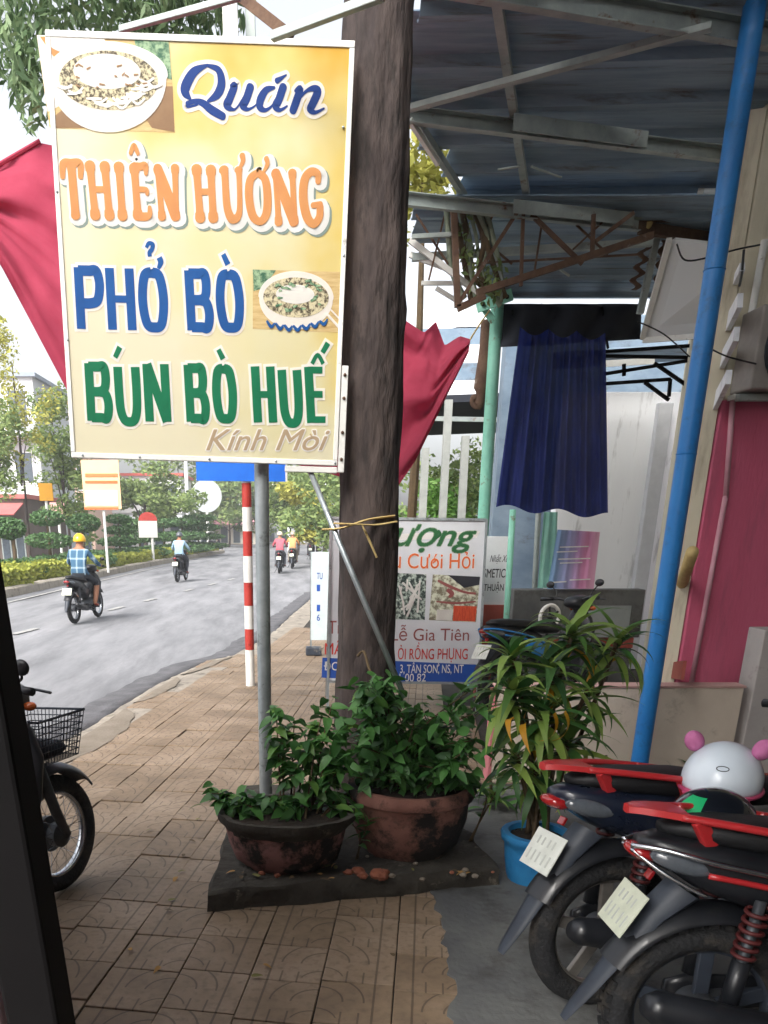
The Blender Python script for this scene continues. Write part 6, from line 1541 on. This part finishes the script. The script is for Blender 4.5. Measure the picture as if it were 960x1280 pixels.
# ------------------------------------------------------------------ median with kerb, hedges and clipped shrubs
def med(s): return -10.4 - (s - 14.5) * 0.128 if s < 40 else -13.66 - (s - 40) * 0.085
mb = MB(); vs = []
sm = [8 + i * 1.2 for i in range(48)]
for s in sm: vs += [rd(s, med(s) - 0.1, 0.06), rd(s, med(s) - 0.25, 0.13), rd(s, med(s) - 4.5, 0.13), rd(s, med(s) - 4.6, -0.3)]
mb.add(vs, [(4 * i + k, 4 * i + k + 1, 4 * i + k + 5, 4 * i + k + 4) for i in range(len(sm) - 1) for k in range(3)])
median = tag(build('median', mb, mat('median_soil', '#6e6a4c', '#83804f', rough=0.95, scale=3, bump=0.4)), 'planted strip across the street', 'median', kind='structure')
s = 9.0
while s < 64:
    L = rng.uniform(0.75, 1.15); mb = MB(); R = []
    for i in range(6):
        t = s + L * i / 5; j = 0.04 * noise.noise(Vector((t * 2, 4, 0))); z = 0.17 + 0.03 * noise.noise(Vector((t * 1.5, 8, 0)))
        a = med(t) + j; R.append([rd(t, a + 0.14, -0.12), rd(t, a + 0.12, z - 0.04), rd(t, a + 0.05, z), rd(t, a - 0.16, z), rd(t, a - 0.2, -0.12)])
    build('kerb_stone', mb.rings(R), M['kerb'], median); s += L + 0.03
def clump(mb, c, rad, n, size, rg_): leafcloud(mb, c, rad, n, size, rg_, shell=0.72, asp=0.5)
rg = random.Random(17)
hedges = [(18.5, 4.6), (23.6, 3.6), (27.6, 3.2), (31.2, 4.0), (35.8, 4.4), (40.8, 5.0), (46.5, 5.5), (52.8, 5.0), (58.2, 4.4)]
for k, (s, L) in enumerate(hedges):
    c = rd(s + L / 2, med(s + L / 2) - 0.75, 0.13); o = thing('hedge', 'clipped yellow-green box hedge along the kerb across the street', 'hedge', c, 'clipped hedges along the far kerb')
    hgt = 0.44 + rg.uniform(-.05, .05); mb = MB()
    n_ = int(900 * L / 4)
    for _ in range(n_):
        f = rg.random(); a = rg.uniform(-L / 2, L / 2); x, z = (rg.uniform(-.45, .45), hgt) if f < 0.4 else ((0.45 if f < 0.9 else -0.45), rg.uniform(0, hgt))
        x += rg.gauss(0, 0.03); z += rg.gauss(0, 0.03)
        q = c + RD * a + RR * x + Vector((0, 0, z)); d = Vector((rg.gauss(0, 1), rg.gauss(0, 1), rg.gauss(0, 1))).normalized(); w = d.orthogonal().normalized(); l_ = 0.11
        mb.add([q - d * l_, q + w * l_ * .6, q + d * l_, q - w * l_ * .6], [(0, 1, 2, 3)])
    tag(build('foliage', mb, M['hedge'], o), kind='stuff')
    core = MB(); R = [[c + RD * a + RR * x + Vector((0, 0, z)) for x, z in ((-.42, -0.02), (.42, -0.02), (.42, hgt - .03), (-.42, hgt - .03))] for a in (-L / 2 + .05, L / 2 - .05)]
    build('inner_growth', core.rings(R), mat('hedge_inside%d' % k, '#5f6b2c', '#747c38', rough=0.9, scale=12, bump=0.6), o)
tops = [(12, 648, 27, 2), (56, 634, 30.5, 3), (100, 643, 35, 2), (146, 638, 42, 4), (172, 646, 46, 3), (203, 646, 51, 3), (226, 645, 55, 3), (246, 639, 59, 4)]
tl = ['round-topped clipped shrub next to the shed', 'tall tiered clipped shrub left of the yellow helmet', 'domed clipped shrub just behind the yellow helmet', 'tall dark clipped cone shrub beside the banner post', 'tiered clipped shrub left of the red-topped sign', 'broad clipped shrub right of the red-topped sign', 'clipped shrub behind the second rider', 'pointed clipped shrub at the far end of the hedges']
for k, (px, py, y, nt_) in enumerate(tops):
    g0 = at(px, py, y); sr = rs(g0); c = Vector((g0.x, g0.y, 0.12)); hgt = g0.z - 0.12
    o = thing('clipped_shrub', tl[k], 'shrub', c, 'clipped shrubs on the median')
    build('trunk', MB().tube([c, c + Vector((0.05, 0, hgt * 0.5)), c + Vector((0, 0, hgt * 0.9))], [0.07, 0.06, 0.03], 7), M['twig'], o, smooth=True)
    mb = MB(); wd = 0.033 * y * (1.0 if k != 3 else 0.8)
    for q in range(nt_):
        f = q / max(1, nt_ - 1); z = hgt * (0.84 - 0.66 * f); ww_ = wd * (0.62 + 0.5 * f)
        cc = c + Vector((rg.uniform(-.08, .08) * wd, rg.uniform(-.1, .1), z))
        clump(mb, cc, (ww_, ww_ * 0.8, hgt * 0.36 / nt_), int(2600 / nt_ * (1 + 0.4 * f)), 0.05 + 0.003 * y, rg)
    tag(build('crown', mb, M['topiary'], o), kind='stuff')
# ------------------------------------------------------------------ trees beyond
def bgtree(name, label, base, trunk_h, blobs, m, leaf=0.2, tr=0.1, group='trees across the street'):
    base = Vector(base); o = thing(name, label, 'tree', base, group)
    top = blobs[0][0]; pts = smoothpath([base, base + Vector((0.1, 0, trunk_h * 0.6)), Vector(top)], 4)
    build('trunk', MB().tube(pts, [tr * (1 - 0.7 * i / (len(pts) - 1)) for i in range(len(pts))], 8), M['bark'], o, smooth=True)
    lb = MB()
    for c, r_, n_ in blobs[1:]: lb.tube([base + Vector((0, 0, trunk_h * 0.7)), (base + Vector((0, 0, trunk_h * 0.7))).lerp(Vector(c), 0.5) + Vector((0, 0, 0.2)), c], [tr * 0.4, tr * 0.3, tr * 0.12], 6)
    build('limb', lb, M['bark'], o, smooth=True)
    mb = MB()
    for c, r_, n_ in blobs:
        sub = 7
        for _ in range(sub):
            d = Vector((rg.gauss(0, .5), rg.gauss(0, .5), rg.gauss(0, .45)))
            leafcloud(mb, Vector(c) + Vector((d.x * r_[0], d.y * r_[1], d.z * r_[2])), (r_[0] * .5, r_[1] * .5, r_[2] * .45), int(n_ * 2.4) // sub, leaf * 1.1, rg, hang=0.2)
    tag(build('crown', mb, m, o), kind='stuff')
def blob(px, py, y, r, n_): return (at(px, py, y), r, n_)
bgtree('slender_tree', 'slender sparse young tree in front of the white house', at(33, 660, 34) * 1.0 - Vector((0, 0, at(33, 660, 34).z - 0.1)), 4.5,
       [blob(15, 455, 34, (.9, .9, 1.3), 260), blob(22, 500, 34, (1.0, .9, 1.0), 240), blob(35, 540, 34, (.8, .8, .8), 160), blob(12, 560, 34, (.6, .6, .9), 150)], M['far_yellow'], 0.17, 0.07)
bgtree('leafy_tree', 'yellow-green leafy tree beside the yellow flag sign', at(85, 680, 38) - Vector((0, 0, at(85, 680, 38).z - 0.1)), 3.0,
       [blob(62, 510, 38, (1.1, 1, 1.0), 420), blob(78, 555, 38, (1.4, 1.1, 1.2), 600), blob(88, 600, 38, (1.3, 1.1, 1.0), 560), blob(92, 645, 38, (1.1, 1, .9), 420), (at(60, 560, 38), (.7, .8, .9), 200)], M['far_leaf'], 0.2, 0.09)
bgtree('dark_bush_tree', 'dense green tree at the edge beside the brown shed', at(-14, 690, 33) - Vector((0, 0, at(-14, 690, 33).z - 0.1)), 2.4,
       [blob(2, 570, 33, (.8, .9, .9), 420), blob(-8, 590, 33, (1.2, .9, .9), 300), blob(-2, 540, 33, (.9, .9, .7), 220)], M['far_leaf'], 0.18, 0.09)
bgtree('round_tree', 'round bushy green tree behind the banner board', at(182, 690, 56) - Vector((0, 0, at(182, 690, 56).z - 0.1)), 2.5,
       [blob(180, 605, 56, (2.2, 2, 1.5), 900), blob(205, 622, 56, (1.8, 1.6, 1.2), 700), blob(160, 620, 56, (1.5, 1.5, 1.1), 560), blob(190, 635, 56, (1.9, 1.5, .9), 500)], M['far_leaf'], 0.3, 0.16)
for (px, py, y, rr_, n_, m, lab, w) in ((222, 578, 95, 4.0, 700, 'far_leaf', 'far hazy tree above the white shops', 1), (285, 622, 88, 3.2, 700, 'far_leaf', 'far tree left of the red and white post', 1), (305, 600, 92, 2.6, 400, 'far_yellow', 'far pale tree under the blue panel', 1), (330, 615, 84, 2.6, 500, 'far_leaf', 'far tree between the two poles', 1),
                                        (372, 600, 60, 2.2, 700, 'far_leaf', 'roadside tree left of the dark trunk', 1), (405, 585, 50, 2.0, 800, 'far_leaf', 'leafy roadside tree just behind the dark trunk', 1), (395, 640, 45, 1.5, 700, 'far_yellow', 'yellowing roadside shrub tree beyond the narrow banner', 1), (430, 620, 40, 2.2, 900, 'far_leaf', 'big roadside tree hidden mostly behind the trunk', 1)):
    p = at(px, py, y); bgtree('distant_tree', lab, Vector((p.x, p.y, -0.1)), max(1.5, p.z * 0.5), [(p, (rr_, rr_, rr_ * .8), n_), (p + Vector((rr_ * .7, 0, -rr_ * .5)), (rr_ * .7, rr_ * .7, rr_ * .6), n_ // 2), (p + Vector((-rr_ * .6, 0, -rr_ * .6)), (rr_ * .7, rr_ * .7, rr_ * .6), n_ // 2)], M[m], 0.12 + 0.004 * y, 0.12, 'distant trees along the street')
# greenery and posts behind the wedding board
for (px, py, y, r_, n_, m, lab) in ((560, 600, 15, (.9, .6, .75), 2200, 'far_leaf', 'green bush beyond the white fence posts'), (540, 660, 14, (.7, .6, .6), 1200, 'leaf_light', 'pale bush behind the wedding signboard'), (600, 640, 16, (1.0, .6, .8), 1500, 'leaf_light', 'light green bush right of the fence posts'), (530, 215, 9.5, (.55, .4, .5), 900, 'far_yellow', 'yellowish leaves seen through the canopy gap')):
    p = at(px, py, y); b0 = Vector((p.x, p.y, 0)); o = thing('bush', lab, 'bush', b0)
    build('stem', MB().tube([b0, b0 + Vector((.05, 0, p.z * .5)), p], [.06, .05, .02], 7), M['twig'], o); mb = MB()
    for _ in range(9): leafcloud(mb, p + Vector((rg.gauss(0, .5) * r_[0], rg.gauss(0, .5) * r_[1], rg.gauss(0, .5) * r_[2])), (r_[0] * .5, r_[1] * .5, r_[2] * .5), n_ // 9, 0.12, rg)
    tag(build('foliage', mb, M[m], o), kind='stuff')
pb = at(645, 672, 11.5); o = thing('palm_plant', 'spiky yellow-green palm fronds under the navy cloth', 'plant', Vector((pb.x, pb.y, 0)))
PLM = leaf_mesh('leaf', 0.6, 0.05, 0.8, M['far_yellow'], 6)
build('stem', MB().tube([(0, 0, 0), (0, 0, pb.z)], 0.05, 8), M['twig'], o, world=False)
for k in range(46):
    a, el = rg.uniform(0, 6.28), rg.uniform(-.3, 1.2); linkmesh('leaf', PLM, o, leafM(Vector((0, 0, pb.z)), (math.cos(a) * math.cos(el), math.sin(a) * math.cos(el), math.sin(el)), rg.gauss(0, .3), rg.uniform(.7, 1.2)))
for k, (xt, yt, xb_, yb2) in enumerate(((561, 500, 551, 690), (582, 545, 576, 690), (532, 560, 526, 690))):
    a, b = at(xt, yt, 12.5), at(xb_, yb2, 12.5); base = Vector((b.x, b.y, 0)); tag(build('fence_post', MB().bar(base, Vector((a.x, a.y, a.z)), 0.1, 0.1), mat('old_white_post', '#8d908c', '#9c9f9a', rough=0.8), loc=base), ('tall whitish square post rising beside the red cloth corner', 'shorter whitish square post just left of the green post', 'whitish square post half hidden by the red cloth tail')[k], 'post', 'white posts behind the wedding signboard')
wd = thing('far_porch', 'dark far porch roof behind the scroll bracket and red cloth', 'porch', at(570, 640, 13.5))
build('roof_slab', quadwall([at(515, 505, 13), at(640, 500, 13), at(640, 540, 15), at(515, 545, 15)], 0.1), M['shade'], wd)
build('fascia', MB().bar(at(515, 523, 12.8), at(640, 525, 12.8), 0.05, 0.06), M['steel'], wd)
for i in range(5): build('wall_board', MB().bar(at(520, 400 + i * 22, 13.6), at(612, 398 + i * 22, 13.6), 0.04, 0.24), M['roof'] if i % 2 else M['white_wall'], wd)

# ------------------------------------------------------------------ buildings
def house(name, label, x0, x1, ytop, y, wallm, roofm=None, storeys=2, bays=4, depth=8, ybase=690, gable=False, balcony=False, awn=None):
    a, b = at(x0, ybase, y), at(x1, ybase, y); zt = at((x0 + x1) / 2, ytop, y).z
    root = thing(name, label, 'building', Vector(((a.x + b.x) / 2, y + depth / 2, -0.15))); w = b.x - a.x; cx = (a.x + b.x) / 2
    build('wall', MB().box((cx, y + depth / 2, zt / 2 - 0.1), (w, depth, zt + 0.1)), wallm, root)
    rm = roofm or wallm
    if gable:
        R = [[Vector((cx + sx * (w / 2 + 0.4), yy, zt + zz)) for sx, zz in ((-1, 0), (0, 1.4), (1, 0), (1, -0.12), (-1, -0.12))] for yy in (y - 0.5, y + depth + 0.3)]
        build('roof', MB().rings(R), rm, root)
    else: build('roof', MB().box((cx, y + depth / 2, zt + 0.06), (w + 0.5, depth + 0.5, 0.22)), rm, root)
    sh_ = zt / storeys
    for st in range(storeys):
        for i in range(bays):
            wx = a.x + w * (i + 0.5) / bays; wz = sh_ * (st + 0.52); ww_, wh = w / bays * 0.5, sh_ * (0.5 if st else 0.62)
            if st == 0: wz = wh / 2 + 0.05
            f = build('window' if st else 'shutter_door', MB().box((wx, y - 0.02, wz), (ww_ + 0.14, 0.08, wh + 0.14)), M['white_wall'] if st else M['steel'], root)
            build('pane', MB().box((wx, y - 0.07, wz), (ww_, 0.03, wh)), M['glass'], f)
        if st: build('string_course', MB().box((cx, y - 0.12, sh_ * st), (w + 0.1, 0.3, 0.18)), wallm, root)
        if balcony and st:
            bz = sh_ * st; build('balcony', MB().box((cx, y - 0.6, bz + 0.1), (w * 0.9, 1.1, 0.14)), M['white_wall'], root)
            for i in range(14): build('baluster', MB().box((cx - w * 0.44 + w * 0.88 * i / 13, y - 1.1, bz + 0.55), (0.06, 0.06, 0.8)), M['steel'], root)
            build('handrail', MB().box((cx, y - 1.1, bz + 0.97), (w * 0.9, 0.08, 0.08)), M['white_wall'], root)
    if awn: build('awning', quadwall([Vector((a.x, y - 0.03, sh_ * 0.92)), Vector((b.x, y - 0.03, sh_ * 0.92)), Vector((b.x, y - 1.8, sh_ * 0.74)), Vector((a.x, y - 1.8, sh_ * 0.74))], 0.06), awn, root)
    return root
pw = lambda nm, c, c2: mat(nm, c, c2, rough=0.85, scale=0.6)
tr_ = pw('tile_roof', '#b8745c', '#c98a70'); rr2 = pw('red_tin_roof', '#a85a58', '#b86c68')
house('house', 'white three-storey house with balconies behind the slender tree', -140, 62, 470, 56, pw('house_white', '#b9bcc0', '#c8cacc'), pw('house_roof', '#8a94a0', '#98a2ac'), 3, 5, balcony=True, awn=rr2)
house('shed', 'dark open shed with red tin roof at the street corner', -70, 36, 622, 46, pw('shed_brown', '#5a4e48', '#6a5c54'), rr2, 1, 6, gable=False, awn=rr2)
house('house', 'orange-roofed house between the white house and the signboard', 20, 120, 505, 74, pw('house_peach', '#c9a894', '#d2b4a2'), tr_, 3, 5, gable=True, balcony=True)
house('shop', 'white shop row with red fascia behind the round tree', 110, 230, 594, 82, pw('shop_white', '#cfcfcc', '#d8d8d6'), pw('fascia_red', '#c2554c', '#cc655c'), 2, 6, awn=pw('white_awning', '#c9ccd0', '#d4d6da'))
house('house', 'pale far house beside the round road sign', 210, 262, 600, 105, pw('pale_house', '#c4c6c4', '#d0d2d0'), None, 2, 4)
house('house', 'far cream house with pink gate at the street bend', 258, 335, 615, 112, pw('cream_house', '#cdc6b8', '#d8d2c6'), tr_, 2, 5, awn=pw('pink_awning', '#c98a94', '#d29aa2'))
house('house', 'far grey house closing the street left of the trunk', 330, 470, 600, 120, pw('grey_house', '#b8bcc0', '#c4c8cc'), None, 3, 8)
# signs on the median
def board_sign(name, label, x0, x1, y0, y1, y, m, post, extra=None, cat='sign'):
    a, b = at(x0, y1, y), at(x1, y0, y); cx = (a.x + b.x) / 2; base = Vector((at(post, y1, y).x, y + 0.05, 0.05))
    o = thing(name, label, cat, base)
    build('board', MB().box((cx, y, (a.z + b.z) / 2), (b.x - a.x, 0.06, b.z - a.z)), m, o)
    build('post', MB().tube([base, Vector((base.x, base.y + 0.05, b.z))], 0.004 * y * 0.4, 10), M['white_paint'], o)
    if extra:
        for (u0, v0, u1, v1, mm) in extra:
            p, q = at(u0, v1, y), at(u1, v0, y); build('print_band', MB().box(((p.x + q.x) / 2, y - 0.045, (p.z + q.z) / 2), (q.x - p.x, 0.02, q.z - p.z)), mm, o)
    return o
board_sign('banner_board', 'cream and orange propaganda-style banner board on a white post', 106, 148, 575, 636, 33, pw('banner_cream', '#d8ac86', '#dcb898'), 129, [(107, 592, 147, 596, M['p_orange']), (107, 601, 147, 604, M['p_rust']), (108, 613, 147, 632, M['p_white']), (106, 634, 148, 637, M['p_rust'])])
o = board_sign('red_topped_sign', 'small white sign with rounded red top among the clipped shrubs', 174, 196, 651, 672, 44, M['p_white'], 190)
p = at(185, 651, 44); build('red_top', MB().rings([[p + Vector((0.48 * math.cos(math.radians(a)), yy, 0.42 * math.sin(math.radians(a)))) for a in range(0, 181, 12)] for yy in (-0.035, 0.035)]), M['red_paint'], o)
board_sign('yellow_flag_sign', 'small plain yellow panel on a post near the leafy tree', 50, 65, 604, 626, 37, M['leaf_yellow'], 57)
board_sign('pink_notice', 'pale pink notice panel below the yellow panel', 64, 82, 628, 650, 42, pw('pinkish', '#c99a96', '#d2aaa6'), 73)
o = thing('round_road_sign', 'back of a round white road sign on a pale post across the street', 'road sign', at(258, 690, 70) - Vector((0, 0, at(258, 690, 70).z)))
c = at(258, 620, 70); build('disc', MB().lathe([(0.05, -0.03), (1.25, -0.03), (1.25, 0.03), (0.05, 0.03)], c, 28, M=Matrix.Rotation(math.pi / 2, 3, 'X')), mat('sign_back', '#9fa5a6', '#aab0b0', rough=0.6), o)
build('post', MB().tube([Vector((c.x, c.y + .1, 0)), Vector((c.x, c.y + .1, c.z + 1))], 0.12, 8), M['white_paint'], o)
for k, (px, y, lab) in enumerate(((237, 60, 'tall pale utility pole left of the round road sign'), (362, 66, 'pale far lamp pole beyond the pink-jacketed rider'))):
    p = at(px, 690, y); base = Vector((p.x, y, -0.05)); o = thing('utility_pole', lab, 'pole', base)
    build('shaft', MB().tube([base, base + Vector((0, 0, 9))], [0.16, 0.1], 10), M['white_wall'], o); build('cross_arm', MB().bar(base + Vector((-0.8, 0, 8.2)), base + Vector((0.8, 0, 8.2)), 0.1, 0.12), M['steel'], o)

# ------------------------------------------------------------------ thin haze volume added to wash out the overexposed distance
hz = MB().box((0, 60, 6.3), (320, 320, 13.6))
hm = bpy.data.materials.new('haze'); hm.use_nodes = True
hm.node_tree.nodes.clear()
ho = hm.node_tree.nodes.new('ShaderNodeOutputMaterial'); hv = hm.node_tree.nodes.new('ShaderNodeVolumePrincipled')
hv.inputs['Color'].default_value = (0.95, 0.96, 1.0, 1); hv.inputs['Density'].default_value = 0.0016; hv.inputs['Anisotropy'].default_value = 0.2
hm.node_tree.links.new(hv.outputs[0], ho.inputs['Volume'])
tag(build('haze', hz, hm), 'thin added haze washing out the overexposed far street', 'haze', kind='stuff')
